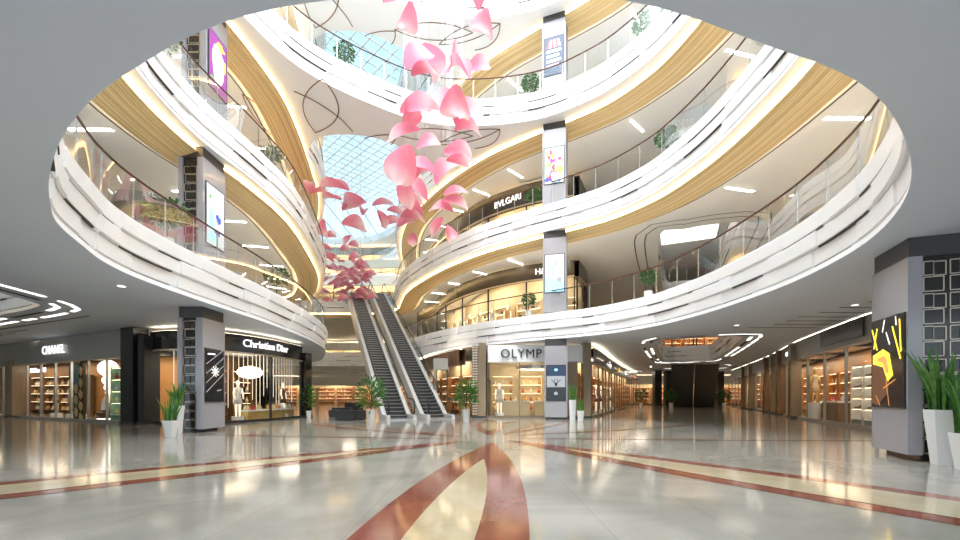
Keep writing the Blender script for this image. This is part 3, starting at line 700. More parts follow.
def shelf_unit(p, d, nrm, z0, wdt, hgt, label, where, m_='wood_amber', goods='handbag', lit=True, pal=(0, 1, 2, 3), nrow=4, group=None):
    """p left end on the floor, d along, nrm towards visitor"""
    rz = math.atan2(d.y, d.x); t = thing('display_shelf', label, 'shelf', (p.x, p.y, z0), rz, group); D = .4     # own frame: x along, -y to visitor
    mb = MB(); mb.box(0, wdt, -.03, 0, 0, hgt); mb.build('back_panel', m_, t)
    for s_ in (0, wdt-.05): mb = MB(); mb.box(s_, s_+.05, -D, -.03, 0, hgt); mb.build('side_panel', m_, t)
    rows = [hgt*(.12+.86*i/nrow) for i in range(nrow+1)]
    for i, z in enumerate(rows):
        mb = MB(); mb.box(.05, wdt-.05, -D, -.03, z-.02, z+.02); sh = mb.build('shelf', m_, t)
        if lit and i: mb = MB(); mb.box(.08, wdt-.08, -D+.05, -D+.08, z-.035, z-.021); mb.build('shelf_light', 'shop_lamp', sh)
    mt = Matrix.Translation((p.x, p.y, z0)) @ Matrix.Rotation(rz, 4, 'Z')
    for i, z in enumerate(rows[:-1]):
        n_ = max(2, int(wdt/.42))
        for j in range(n_):
            q = mt @ Vector((.22+(wdt-.4)*j/max(1, n_-1), -.22, z+.021)); good(goods if goods != 'garment' else 'handbag', rg.choice(pal), q, rz+rg.uniform(-.3, .3), '%s on the lit shelves %s' % ({'handbag': 'small handbag', 'vase': 'rounded vase', 'shoe': 'shoe', 'garment': 'small handbag'}[goods], where), '%ss on the shelves %s' % (goods if goods != 'garment' else 'handbag', where), .95)
    return t
def table(x, y, z0, rz, w_, d_, h_, label, where, m_='beige_light', goods='vase', n_=3):
    t = thing('display_table', label, 'table', (x, y, z0), rz)
    mb = MB(); mb.box(-w_/2, w_/2, -d_/2, d_/2, h_-.07, h_); mb.build('tabletop', 'white_edge', t)
    mb = MB(); mb.box(-w_/2+.08, w_/2-.08, -d_/2+.08, d_/2-.08, 0, h_-.07); mb.build('body', m_, t)
    for i in range(n_):
        a = -w_/2+w_*(i+.5)/n_; good(goods, rg.choice((0, 2, 3, 4)), (x+a*math.cos(rz), y+a*math.sin(rz), z0+h_), rz, '%s on the display table %s' % (goods, where), '%ss on the display table %s' % (goods, where))
def mannequin(x, y, z0, rz, m_, m2, label, plinth=.25):
    t = thing('mannequin', label, 'mannequin', (x, y, z0), rz)
    mb = MB(); mb.lathe([(.28, 0), (.28, plinth)], 16); mb.build('plinth', 'white_edge', t)
    mb = MB(); zz = plinth
    for s_ in (1, -1): mb.tube([(s_*.09, 0, zz), (s_*.09, 0, zz+.08), (s_*.10, 0, zz+.45), (s_*.1, 0, zz+.85)], [.04, .045, .06, .085], 8)
    for s_ in (1, -1): mb.tube([(s_*.19, 0, zz+1.38), (s_*.25, -.02, zz+1.1), (s_*.22, -.10, zz+.85)], [.05, .04, .03], 7)
    mb.lathe([(.05, zz+1.42), (.048, zz+1.5), (.075, zz+1.55), (.09, zz+1.63), (.085, zz+1.7), (.04, zz+1.76)], 10); mb.build('body', m_, t, True)
    mb = MB(); mb.lathe([(.24, zz+.6), (.17, zz+.88), (.135, zz+1.05), (.18, zz+1.25), (.19, zz+1.38), (.06, zz+1.45)], 14, sy=.7); mb.build('dress', m2, t, True); return t
def interior(f, P, N, depth, z0, zc, where, pal=(0, 1, 2, 3), goods='handbag', m_='wood_amber', power=60, wallm='beige_light', unit=1.9, s0=.3, s1=None, lit=True, lampcol=(1, .80, .55), shelves=True):
    """back wall, lit shelving and warm light for a shop behind a front"""
    B = [p-n_*depth for p, n_ in zip(P, N)]
    mb = MB(); mb.sweep(lambda i: [(0, z0), (0, zc)], B, N); struct(mb.build('wall_shop', wallm))
    fb = bender(B); s_ = s0; e_ = fb.total if s1 is None else s1; k = 0
    while shelves and s_+unit < e_:
        q, d = fb(s_+.05); q2, _ = fb(s_+unit-.1); d = (q2-q).normalized(); nn = Vector((d.y, -d.x))
        shelf_unit(q+nn*.12, d, nn, z0, (q2-q).length, min(2.6, zc-z0-.6), 'wall shelves %s, %s from left' % (where, ORD[min(k, 15)]), where, m_, goods, lit, pal, 4, 'wall shelves %s' % where); s_ += unit+.25; k += 1
    nL = max(1, int(f.total/4.5))
    for i in range(nL):
        q, d = f(f.total*(i+.5)/nL); nn = Vector((d.y, -d.x)); c = q-nn*depth*.5
        t = thing('shop_ceiling_light', 'flat warm ceiling light panel inside the shop %s' % where, 'ceiling light', (c.x, c.y, zc-.06), math.atan2(d.y, d.x), 'ceiling light panels inside the shop %s' % where)
        mb = MB(); mb.box(-1.3, 1.3, -.85, .85, .02, .06); mb.build('housing', 'white_edge', t)
        l = bpy.data.lights.new('lamp', 'AREA'); l.shape = 'RECTANGLE'; l.size = 2.5; l.size_y = 1.6; l.energy = power*.58; l.color = lampcol
        o = bpy.data.objects.new('lamp', l); C.objects.link(o); o.parent = t; o.location.z = 0.0
    return fb

# --- ground floor, left curved black boutique
t, f, P, N = storefront('curved black boutique front with a tall glass window on the ground floor left', [(-14.6, 18.75), (-13.3, 18.35), (-11.9, 18.75), (-11.0, 20.1), (-10.55, 21.8), (-10.35, 24.2)], 0, 3.3, 4.1, 'black_gloss', 'black', 2.6)
s1 = [i for i, p in enumerate(P) if 480+F*p.x/p.y > 231][0]; st_ = .4*s1
letter('Christian Dior', .50, None, None, 3.57, 'sign_white', t, bold=.002, spacing=1.0, ext=.02, bend=lambda x: (f(st_+x*1.02)[0]+Vector((f(st_+x)[1].y, -f(st_+x)[1].x))*.16, f(st_+x)[1]))
fb = interior(f, P, N, 2.6, 0, 3.35, 'in the black curved boutique', (0, 1, 2), 'vase', 'bronze_wood', 90, 'bronze_wood', 1.6)
for i, (s_, dd) in enumerate(((2.2, .9), (4.6, 1.0), (8.4, .9))):
    q, d = f(s_); nn = Vector((d.y, -d.x)); c = q-nn*dd
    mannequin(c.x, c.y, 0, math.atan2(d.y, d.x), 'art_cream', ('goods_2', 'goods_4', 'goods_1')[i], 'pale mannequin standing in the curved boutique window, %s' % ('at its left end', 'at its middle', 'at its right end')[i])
for i in range(30):        # hanging strings of beads behind the curved window
    q, d = f(.7+i*.27); nn = Vector((d.y, -d.x)); c = q-nn*.45; mb = MB(); mb.tube([(0, 0, 1.2+.5*math.sin(i)), (0, 0, 3.3)], .014, 5)
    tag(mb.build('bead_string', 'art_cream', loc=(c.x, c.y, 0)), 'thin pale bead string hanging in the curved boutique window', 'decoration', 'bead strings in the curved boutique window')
mb = MB(); mb.lathe([(.05, 0), (.45, .1), (.62, .32), (.45, .54), (.05, .64)], 20); q, d = f(5.1); c = q-Vector((d.y, -d.x))*.7; tag(mb.build('pendant_globe', 'globe', None, True, (c.x, c.y, 2.1)), 'large flattened white globe lamp in the curved boutique window', 'lamp')
for i, s_ in enumerate((5.6, 7.4, 9.0)):
    q, d = f(s_); nn = Vector((d.y, -d.x)); c = q-nn*.9; table(c.x, c.y, 0, math.atan2(d.y, d.x), 1.3, .6, .55, 'low display table in the curved boutique window, %s' % ('left', 'middle', 'right')[i], 'in the curved boutique window, %s' % ('left', 'middle', 'right')[i], 'gold_panel', 'handbag')
def pier(x, y, rz, w_, d_, h_, m_, label, z0=0.0, tex=False):
    t = thing('pier', label, 'pillar', (x, y, z0), rz)
    mb = MB(); mb.box(-w_/2, w_/2, -d_/2, d_/2, 0, h_); mb.build('shaft', m_, t)
    mb = MB(); mb.box(-w_/2-.03, w_/2+.03, -d_/2-.03, d_/2+.03, 0, .12); mb.build('base', 'cap_dark', t)
    if tex:
        mb = MB(); r_ = random.Random(int(x*10)); z = .25
        while z < h_-.35:
            for q in range(2): a = -w_/2+.06+q*w_/2; mb.box(a, a+w_/2-.14+.1*r_.random()-.05, -d_/2-.02, -d_/2, z, z+.12+.05*r_.random())
            z += .3
        mb.box(-w_/2+.03, w_/2-.03, -d_/2-.012, -d_/2, .2, h_-.1); mb.build('relief', 'black', t)
    return t
pier(-15.5, 18.85, math.radians(-24), 1.0, .6, 4.28, 'black_gloss', 'broad black stone pillar left of the curved boutique', tex=True)
pier(-14.65, 18.6, math.radians(-15), .35, .7, 3.9, 'black', 'narrow black pillar joined to the left end of the curved boutique', tex=True)
pier(-10.15, 24.5, math.radians(70), .5, .4, 3.75, 'black_gloss', 'black pillar closing the right end of the curved boutique')
pier(-27.2, 24.6, math.radians(-26), 1.0, .6, 3.3, 'brown_stone', 'brown stone pillar near the left edge of the hall')
# --- ground floor, left luxury shop row
t, f, P, N = storefront('grey fascia shop front of clear glass at the far left of the hall', [(-38, 29.8), (-31, 26.4), (-23.5, 22.7), (-16.1, 19.15)], 0, 3.05, 4.28, 'band_grey', 'steel', 1.8, False)
def px_s(f, px, n_=400):
    best = min(range(n_), key=lambda i: abs(480+F*f(f.total*i/n_)[0].x/f(f.total*i/n_)[0].y-px)); return f.total*best/n_
q, d = f(px_s(f, 47)); letter('CHANEL', .62, q+Vector((d.y, -d.x))*.2, d, 3.46, 'sign_white', t, bold=0.0, spacing=1.1)
fb = interior(f, P, N, 3.2, 0, 3.4, 'in the far left shop', (0, 1, 2, 4), 'handbag', 'bronze_wood', 110, 'wood_amber', 1.9, 1.0, 15.0)
q, d = f(px_s(f, 18)); q = q-Vector((d.y, -d.x))*.5; letter('IOUS run ON', .36, q, d, 2.62, 'sign_white', t, bold=.01)
# honeycomb gold wall inside
q0, d = f(px_s(f, 55)); nn = Vector((d.y, -d.x)); t = thing('gold_panel_wall', 'gold diamond patterned panel wall behind the far left glass', 'partition', (q0.x-nn.x*.6, q0.y-nn.y*.6, 0), math.atan2(d.y, d.x))
mb = MB(); mb.box(0, 1.5, 0, .1, 0, 3.0); mb.build('backing', 'band_dark', t)
mb = MB()
for r_ in range(5):
    for c_ in range(3):
        X = .25+c_*.5; Z = .1+r_*.62+(.31 if c_ % 2 else 0); hx, hz = .235, .30; i = len(mb.v)
        pts = [(-hx, 0), (-hx*.2, hz), (hx, hz*.35), (hx, -hz*.4), (hx*.1, -hz)]
        mb.v += [(X+a, -.03, max(.03, min(2.95, Z+b_))) for a, b_ in pts]; mb.f.append(tuple(range(i, i+5)))
mb.build('facets', 'gold_panel', t)
mb = MB(); mb.v = [(0, -.05, 2.3), (1.1, -.05, 1.75), (1.2, -.05, 3.0), (0, -.05, 3.0)]; mb.f = [(0, 1, 2, 3)]; mb.build('drape', 'teal', t)
q0, d = f(px_s(f, 88)); nn = Vector((d.y, -d.x)); t = thing('stacked_globe_lamp', 'tall figure of stacked white globes on a faceted stand behind the far left glass', 'lamp', (q0.x-nn.x*.8, q0.y-nn.y*.8, 0))
for z, r_ in ((2.65, .42), (2.05, .25), (1.68, .17), (1.42, .12)): mb = MB(); mb.lathe([(r_*math.sin(a*PI/8)+.005, z-r_*math.cos(a*PI/8)) for a in range(9)], 16); mb.build('globe', 'globe', t, True)
mb = MB(); mb.lathe([(.10, 1.3), (.3, .9), (.34, .55), (.2, .4)], 7); mb.build('stand', 'lattice_metal', t)
mb = MB(); mb.lathe([(.45, .26), (.52, .32), (.45, .4)], 16); mb.lathe([(.5, .14), (.42, .22)], 16); mb.build('ring', 'black', t); mb = MB(); mb.lathe([(.42, .0), (.48, .06), (.42, .13)], 16); mb.build('foot', 'globe', t)
q0, d = f(px_s(f, 95)); nn = Vector((d.y, -d.x)); q1 = q0-nn*1.0; shelf_unit(q1, d, nn, 0, 1.9, 2.7, 'mint green shelves behind the far left glass beside the black pillar', 'of the mint green unit', 'mint', 'vase', True, (4, 2, 3), 4)
for i, s_ in enumerate((px_s(f, 30), px_s(f, 45), px_s(f, 55))):
    q, d = f(s_); nn = Vector((d.y, -d.x)); c = q-nn*1.1; mannequin(c.x, c.y, 0, math.atan2(d.y, d.x), 'goods_2', 'goods_%d' % (5, 0, 1)[i], 'bronze-dressed mannequin behind the far left glass, %s of three' % ('leftmost', 'middle', 'rightmost')[i])

# --- ground floor, centre shop with large letters
t, f, P, N = storefront('white fascia shop front with large dark capitals between brown pillars', [(.45, 24.1), (3, 24.0), (5.9, 24.0)], 0, 3.2, 4.15, 'white', 'brown_stone', 1.9, False)
letter('OLYMP', .70, (1.15, 23.84), (1, 0), 3.43, 'band_dark', t, bold=0.0, spacing=1.08, ext=.04)
interior(f, P, N, 4.2, 0, 3.6, 'in the large lettered shop', (0, 2, 3, 4), 'vase', 'beige_light', 130, 'beige_light', 1.6, .1)
pier(.12, 24.0, 0, .42, .7, 4.25, 'brown_stone', 'brown stone pillar left of the large lettered shop')
pier(6.05, 24.0, 0, .42, .7, 4.25, 'brown_stone', 'brown stone pillar right of the large lettered shop')
pier(5.15, 24.0, 0, .8, .3, 3.2, 'brown_stone', 'brown stone wall piece behind the slim grey column')
t = pier(-.28, 24.05, 0, .34, .6, 4.1, 'bronze_wood', 'bronze lattice pillar left of the brown stone pillar')
mb = MB()
for z in range(26):
    for q in range(2): mb.box(-.15+q*.16, -.02+q*.16, -.33, -.30, .2+z*.15, .29+z*.15)
mb.build('relief', 'lattice_metal', t)
table(2.2, 26.0, 0, 0, 1.9, .7, .95, 'pale display counter in the large lettered shop, left one', 'in the large lettered shop, left counter', 'beige_light', 'vase')
table(4.05, 26.2, 0, 0, 1.5, .7, .95, 'pale display counter in the large lettered shop, right one', 'in the large lettered shop, right counter', 'beige_light', 'vase')
t = thing('ring_chandelier', 'round bronze ring canopy under the ceiling of the large lettered shop', 'lamp', (3.6, 26.2, 2.9))
mb = MB(); mb.lathe([(1.25, 0), (1.35, 0), (1.35, .22), (1.25, .22), (1.25, 0)], 32, cap=False); mb.build('ring', 'steel', t); mb = MB(); mb.lathe([(1.2, .03), (.9, .03)], 32, cap=False); mb.build('light_ring', 'shop_lamp', t)
mb = MB()
for a in range(4): mb.tube([(1.3*math.cos(a*PI/2), 1.3*math.sin(a*PI/2), .2), (1.3*math.cos(a*PI/2), 1.3*math.sin(a*PI/2), 1.38)], .015, 4)
mb.build('hanger', 'steel', t)
mannequin(1.15, 25.0, 0, 0, 'art_cream', 'goods_4', 'white mannequin at the left of the large lettered shop window')

# --- ground floor, shops going back behind the escalators and to the right hall
t, f, P, N = storefront('shop front with a bronze lattice fascia going back behind the escalators', [(-6.2, 38), (-4.6, 33.5), (-2.7, 28.8), (-1.15, 25.6)], 0, 3.15, 4.1, 'bronze_wood', 'brown_stone', 2.2)
interior(f, P, N, 1.5, 0, 3.6, 'in the bronze lattice shop', (0, 2, 3), 'handbag', 'wood_amber', 100)
mb = MB(); mb.box(-2.9, -2.0, 26.2, 26.9, 2.9, 3.6); mb.box(-2.9, -2.75, 26.2, 26.9, 0, 2.9); tag(mb.build('entrance_portal', 'band_grey'), 'plain grey entrance portal before the bronze lattice shop', 'portal')
t, f, P, N = storefront('receding shop row with dark curved fascia in the right hall, left side', [(6.4, 24.2), (7.6, 26.6), (10.3, 33), (14.8, 43), (20.5, 55)], 0, 3.15, 4.0, 'band_dark', 'brown_stone', 2.0)
interior(f, P, N, 1.25, 0, 3.6, 'in the dark curved shop row', (0, 1, 2, 3), 'handbag', 'wood_amber', 120)
for px_, txt, m_ in ((607, 'Moya', 'sign_white'), (617, 'Sun', 'sign_yellow'), (623.5, 'Wen', 'sign_white'), (632, 'Mall', 'sign_red')):
    q, d = f(px_s(f, px_)); letter(txt, .5, q+Vector((d.y, -d.x))*.18, d, 3.4, m_, t, bold=0.0)
for i in range(5):
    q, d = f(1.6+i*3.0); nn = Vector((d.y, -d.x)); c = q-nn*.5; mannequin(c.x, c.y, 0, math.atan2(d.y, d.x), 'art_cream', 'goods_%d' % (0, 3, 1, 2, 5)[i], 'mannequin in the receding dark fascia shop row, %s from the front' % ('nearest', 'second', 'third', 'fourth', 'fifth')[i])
RP = [(30, 50), (22.9, 33.9), (20.2, 28.3), (17.9, 23.8), (16.1, 19.7), (14.3, 15.2), (12.9, 10.5)]
t, f, P, N = storefront('long shop row along the right wall with grey and dark fascia boards', RP, 0, 3.3, 4.25, 'band_grey', 'band_grey', 2.4)
interior(f, P, N, 2.6, 0, 3.6, 'in the right-hand shop row', (0, 1, 2, 3, 4), 'handbag', 'wood_amber', 90, 'wood_amber', 1.9)
q, d = f(px_s(f, 790)); letter('VERSARI', .34, q+Vector((d.y, -d.x))*.2, d, 3.62, 'sign_white', t, bold=0.0)
q, d = f(px_s(f, 826)); e_ = px_s(f, 869); s_ = px_s(f, 825); seg = [f(s_+(e_-s_)*i/20)[0] for i in range(21)]; mb = MB(); mb.sweep(lambda i: [(.14, 3.5), (.2, 3.5), (.2, 4.22), (.14, 4.22)], seg, normals(seg)); mb.build('dark_board', 'band_dark', t)
for i, px_ in enumerate((745, 753, 769, 776, 783, 797)):
    q, d = f(px_s(f, px_)); pier(q.x+d.y*.1, q.y-d.x*.1, math.atan2(d.y, d.x), .7 if i > 1 else .5, .5, 4.2, 'bronze_wood' if i % 2 == 0 else 'brown_stone', 'wood or stone pilaster of the right shop row, %s from the far end' % ('first', 'second', 'third', 'fourth', 'fifth', 'sixth')[i])
q, d = f(px_s(f, 814)); nn = Vector((d.y, -d.x)); c = q-nn*.9; table(c.x, c.y, 0, math.atan2(d.y, d.x), 2.3, .7, 1.0, 'dark wooden counter with lit white top in the right shop row', 'with the lit white top', 'bronze_wood', 'vase', 3)
mannequin(c.x-.2, c.y+1.1, 0, 0, 'gold_panel', 'goods_2', 'golden mannequin behind the lit counter of the right shop row', .9)
for i, px_ in enumerate((842, 852, 862)):
    q, d = f(px_s(f, px_)); nn = Vector((d.y, -d.x)); q = q-nn*.7; shelf_unit(q, d, nn, 0, 1.2, 2.5, 'white lit display shelves in the right shop window, %s' % ('left', 'middle', 'right')[i], 'of the white unit, %s' % ('left', 'middle', 'right')[i], 'white_edge', 'shoe', True, (4, 2, 5), 5)
# far ends
t, f, P, N = storefront('distant shop front closing the right hall', [(19.5, 60), (30, 60), (42, 60)], 0, 3.0, 4.2, 'cream_wall', 'black', 3.2)
interior(f, P, N, 3, 0, 3.5, 'in the distant right shop', (0, 2, 3), 'handbag', 'wood_amber', 150, unit=2.6)
t, f, P, N = storefront('distant shop front beyond the neck of the hall, left', [(-31, 63), (-22, 65), (-9, 65)], 0.35, 2.9, 4.25, 'white', 'white_edge', 2.6)
interior(f, P, N, 3, 0, 3.5, 'in the distant left shop', (0, 2, 3), 'handbag', 'wood_amber', 160, unit=2.6)
for i, px_ in enumerate((657, 676-8, 719)):
    Y = 50+i; pier(ati(px_, Y), Y, 0, .8, .8, 4.28, 'black', 'dark round-cornered pillar far down the right hall, %s' % ('left of the dark escalators', 'close left of the dark escalators', 'right of the dark escalators')[i])
mb = MB(); mb.box(-28, -7, 64.2, 64.5, 2.9, 4.28); trim(mb.build('trim', 'white'))

# --- upper shops
UP = [(-6.5, 44), (-4.2, 39), (-3.2, 36), (-1.6, 32.8), (0.6, 29.9), (3.2, 27.9), (6.0, 26.7)]
for k, nm in ((2, 'lowest'), (3, 'second')):
    z0 = FL[k]; c = CEIL[k+1]; zg = c-1.25 if k == 2 else c-2.0
    t, f, P, N = storefront('curved dark-framed shop front on the %s gallery, centre' % nm, UP, z0, zg, c-.25 if k == 2 else c-.7, 'band_dark', 'black', 3.0, False)
    q, d = f(px_s(f, 536 if k == 2 else 496)); letter('H&M' if k == 2 else 'BVLGARI', .55 if k == 2 else .6, q+Vector((d.y, -d.x))*.2, d, zg+.28, 'sign_white', t, bold=0.0)
    interior(f, P, N, 3.2, z0, c-.1, 'in the %s gallery centre shop' % nm, (0, 1, 2, 4), 'handbag', 'beige_light', 200, 'beige_light', 2.2)
    for i in range(6):
        q, d = f(9.5+i*1.5); nn = Vector((d.y, -d.x)); cc = q-nn*.8; mannequin(cc.x, cc.y, z0, 0, 'art_cream', 'goods_%d' % ((i*2+k) % 6), 'mannequin in the %s gallery centre shop window, %s from the left' % (nm, ('first', 'second', 'third', 'fourth', 'fifth', 'sixth')[i]))
    t, f, P, N = storefront('dark-framed return side of the %s gallery centre shop' % nm, [(6.2, 26.8), (7.4, 29.5), (8.6, 34)], z0, zg, c-.25 if k == 2 else c-.7, 'band_dark', 'black', 2.4, False)
    t, f, P, N = storefront('cream shop front on the left of the %s gallery' % nm, [(-17.5, 6), (-16.0, 10), (-15.4, 15), (-15.0, 21), (-15.6, 27), (-17.5, 33)] if k == 3 else [(-31.5, 4), (-30.5, 12), (-29.5, 20), (-25, 26.5), (-21, 33)], z0, z0+2.9, c-.3, 'beige_light', 'lattice_metal', 1.9, False)
    # this run is seen from its right-hand side too
    interior(f, P, N, 2.6, z0, c-.1, 'in the left %s gallery shop' % nm, (0, 2, 4, 5), 'vase', 'beige_light', 160, 'beige_light', 2.4)
    t, f, P, N = storefront('beige panelled shop front on the right of the %s gallery' % nm, [(16.5, 19), (15.0, 16.5), (14.2, 13), (13.2, 9), (11.5, 5.5)], z0, z0+3.0, c-.2, 'beige_light', 'steel', 1.5, False)
    interior(f, P, N, 2.4, z0, c-.1, 'in the right %s gallery shop' % nm, (0, 2, 4), 'vase', 'beige_light', 160, 'cream_wall', 2.4)
t, f, P, N = storefront('gold-lit shop front on the lowest gallery seen through the right side void', [(14, 48.5), (22, 49), (33, 48.5)], FL[2], FL[2]+2.8, CEIL[3]-.3, 'cream_wall', 'bronze_wood', 1.8, True)
interior(f, P, N, 2.4, FL[2], CEIL[3]-.1, 'beyond the right side void', (0, 2, 3), 'handbag', 'wood_amber', 220, 'wood_amber', 2.4)
# round kiosk on the left lowest gallery
t = thing('round_kiosk', 'low round beige kiosk behind the left glass railing', 'kiosk', (-12.6, 15.9, FL[2]))
mb = MB(); mb.lathe([(1.0, 0), (1.0, 1.0)], 24); mb.build('counter', 'beige_light', t); mb = MB(); mb.lathe([(1.06, 1.0), (1.06, 1.1)], 24); mb.build('top', 'band_grey', t)
mb = MB(); mb.lathe([(1.1, 2.5), (1.1, 2.9)], 24); mb.build('canopy', 'band_grey', t)
mb = MB()
for a in range(4): mb.tube([(.95*math.cos(a*PI/2+.4), .95*math.sin(a*PI/2+.4), 1.1), (.95*math.cos(a*PI/2+.4), .95*math.sin(a*PI/2+.4), 2.5)], .03, 5)
mb.build('post', 'steel', t)
# F4/F5 recessed walls so galleries read closed
for k in (4, 5):
    z0, c = FL[k], CEIL[k+1]
    for pts in ([(-17.5, 6), (-16.2, 10), (-15.8, 16), (-15.4, 22), (-16, 28)], [(19, 45), (17, 34), (16, 26), (15.6, 19), (15, 13), (13.5, 8)], [(-3, 45), (0, 38), (4, 33), (9, 30), (14, 28)]):
        P = resample(pts, .5); mb = MB(); mb.sweep(lambda i: [(0, z0), (0, c)], P, normals(P)); struct(mb.build('wall_gallery', 'soffit_cream'))
# glowing panel added in place of a skylight over the right side void
t = thing('ceiling_light', 'large glowing white panel standing in for a skylight, seen up through the right side void', 'ceiling light', (17.6, 37.2, CEIL[4]-.12), math.radians(-25))
mb = MB(); mb.box(-3.2, 3.2, -3.3, 3.3, .02, .12); mb.build('housing', 'white_edge', t); mb = MB(); mb.box(-3.1, 3.1, -3.2, 3.2, -.01, .02); mb.build('diffuser', 'led_white', t)
# round downlights in the lowest ceiling, nearly all added to brighten dark stretches
for i, (x, y) in enumerate(((-9.9, 11.6), (-14, 31), (-20, 34), (-14, 45), (-20, 45.3), (-4, 44), (8, 30), (13, 44), (20, 52), (28, 54), (11, 18), (12.5, 14), (-18, 21.5), (-24, 23.5), (-16, 68), (-22, 68))):
    t = thing('downlight', 'small round warm downlight, one of a mostly added set in the low ceiling', 'ceiling light', (x, y, CEIL[2]), 0, 'round downlights in the low ceiling')
    mb = MB(); mb.lathe([(.12, -.02), (.12, 0)], 16); mb.build('rim', 'white_edge', t); mb = MB(); mb.lathe([(.09, -.03), (.09, -.02)], 16); mb.build('lens', 'led_white', t)
    l = bpy.data.lights.new('lamp', 'AREA'); l.shape = 'DISK'; l.size = 1.6; l.energy = 70 if y > 28 else 6; l.color = (1, .88, .70); o = bpy.data.objects.new('lamp', l); C.objects.link(o); o.parent = t; o.location.z = -.05
# far galleries: warm shops with goods seen beyond the opening
for k, y, x0, x1 in ((4, 62.5, -30, -6), (5, 74, -36, -8), (3, 50, -24, -4), (2, 67, -28, -7)):
    z0, c = FL[k], CEIL[k+1]
    t, f, P, N = storefront('warm-lit shop front at the far end of the %s gallery' % {2: 'lowest', 3: 'second', 4: 'third', 5: 'top'}[k], [(x0, y-1), ((x0+x1)/2, y), (x1, y-1)], z0, z0+2.9, c-.4, {4: 'cream_wall', 5: 'band_grey', 3: 'white', 2: 'white'}[k], 'bronze_wood', 2.2, True)
    interior(f, P, N, 2.2, z0, c-.1, 'at the far end of the %s gallery' % {2: 'lowest', 3: 'second', 4: 'third', 5: 'top'}[k], (0, 3, 3, 2), 'handbag', 'beige_light', 150, 'beige_light', 2.6, lit=False)

# ---------------------------------------------------------------- plants
def hexpot(r0, r1, h_, n_=6):
    mb = MB(); mb.lathe([(r0, 0), (r1, h_), (r1-.025, h_), (r1-.04, h_-.05)], n_, rot=.3); return mb
def snake_plant(x, y, z0, ph, r0, r1, lh, nl, label, rz=0, seed=1, m_='leaf_green'):
    t = thing('snake_plant', label, 'plant', (x, y, z0), rz)
    hexpot(r0, r1, ph).build('pot', 'pot_white', t); mb = MB(); mb.lathe([(r1-.05, ph-.05), (r1-.05, ph-.03)], 8); mb.build('soil', 'soil', t)
    mb = MB(); rn = random.Random(seed)
    for i in range(nl):
        a = rn.random()*2*PI; r_ = r1*.65*math.sqrt(rn.random()); L_ = lh*rn.uniform(.55, 1.0); w_ = lh*rn.uniform(.018, .030); lean = rn.uniform(.04, .38)*L_; tw = rn.random()*PI
        bx, by = r_*math.cos(a), r_*math.sin(a); K = 6; i0 = len(mb.v)
        for k in range(K+1):
            u_ = k/K; ww = w_*(.75+.6*u_-.3*u_*u_)*(1-u_**5)+.002; q = tw+u_*.7; cx_ = bx+math.cos(a)*lean*u_*u_; cy_ = by+math.sin(a)*lean*u_*u_; zz = ph-.05+L_*u_
            mb.v += [(cx_-ww*math.cos(q), cy_-ww*math.sin(q), zz), (cx_+.35*ww*math.sin(q), cy_-.35*ww*math.cos(q), zz), (cx_+ww*math.cos(q), cy_+ww*math.sin(q), zz)]
        for k in range(K):
            for s_ in (0, 1): mb.f.append((i0+k*3+s_, i0+k*3+s_+1, i0+(k+1)*3+s_+1, i0+(k+1)*3+s_))
    mb.build('leaves', m_, t, True); return t
def P0(px_, py_, z=0.0): q = at(px_, py_, z); return q
snake_plant(8.46, 7.66, 0, 1.0, .17, .27, 1.25, 40, 'tall snake plant in a tall white pot beside the near right column', seed=2)
snake_plant(8.30, 7.12, 0, .62, .17, .25, 1.15, 44, 'snake plant in the shorter white pot at the right edge', seed=3)
x, y = P0(180, 433); snake_plant(x+.12, y-.3, 0, .93, .14, .22, .95, 30, 'snake plant in the tall white pot beside the left ground column', seed=4)
x, y = P0(168.5, 436); snake_plant(x+.2, y-.2, 0, .5, .15, .24, .85, 30, 'snake plant in the short white pot left of the left ground column', seed=5)
x, y = P0(572.5, 420); snake_plant(x, y, 0, 1.05, .16, .2, .95, 26, 'snake plant in the tall white pot right of the slim central column', seed=6)
x, y = P0(580.5, 420.5); snake_plant(x, y, 0, .5, .15, .2, .8, 26, 'snake plant in the short white pot right of the slim central column', seed=7)
def bushy(x, y, z0, ph, hgt, cr, label, cat='plant', name='potted_palm', seed=1, m_='leaf_green', palm=True, potr=.2, group=None):
    t = thing(name, label, cat, (x, y, z0), 0, group); rn = random.Random(seed)
    hexpot(potr*.8, potr, ph, 8).build('pot', 'pot_white', t)
    mb = MB(); mb.tube([(0, 0, ph-.1), (.02, 0, ph+(hgt-ph)*.55)], .025, 5)
    if palm:
        for k in range(5): a = k*1.3; mb.tube([(0, 0, ph-.05), (.12*math.cos(a), .12*math.sin(a), ph+.5*(hgt-ph))], .012, 4)
    mb.build('stem', 'trunk', t); mb = MB(); cz = (ph+hgt)/2+(0 if palm else .12*(hgt-ph)); n_ = 420 if palm else 380
    for i in range(n_):
        u_ = Vector((rn.gauss(0, 1), rn.gauss(0, 1), rn.gauss(0, 1))).normalized()*(rn.random()**.4)
        hz = (hgt-ph)/2*(1.0 if palm else .62); p = Vector((u_.x*cr, u_.y*cr, cz+u_.z*hz)); L_ = rn.uniform(.16, .3)*(1.0 if palm else .55)*(cr/.42)**.5
        d = Vector((u_.x, u_.y, u_.z*.4+(.5 if palm else .1)+rn.uniform(-.5, .3))).normalized(); sdv = d.cross(Vector((rn.random(), rn.random(), rn.random()))).normalized()*L_*(.15 if palm else .32)
        i0 = len(mb.v); mb.v += [tuple(p), tuple(p+d*L_*.5+sdv), tuple(p+d*L_+Vector((0, 0, -L_*.15))), tuple(p+d*L_*.5-sdv)]; mb.f.append((i0, i0+1, i0+2, i0+3))
    mb.build('leaves', m_, t); return t
x, y = P0(371, 423); bushy(x, y, 0, .62, 2.1, .55, 'bushy palm in a white pot at the foot of the left escalator', seed=1)
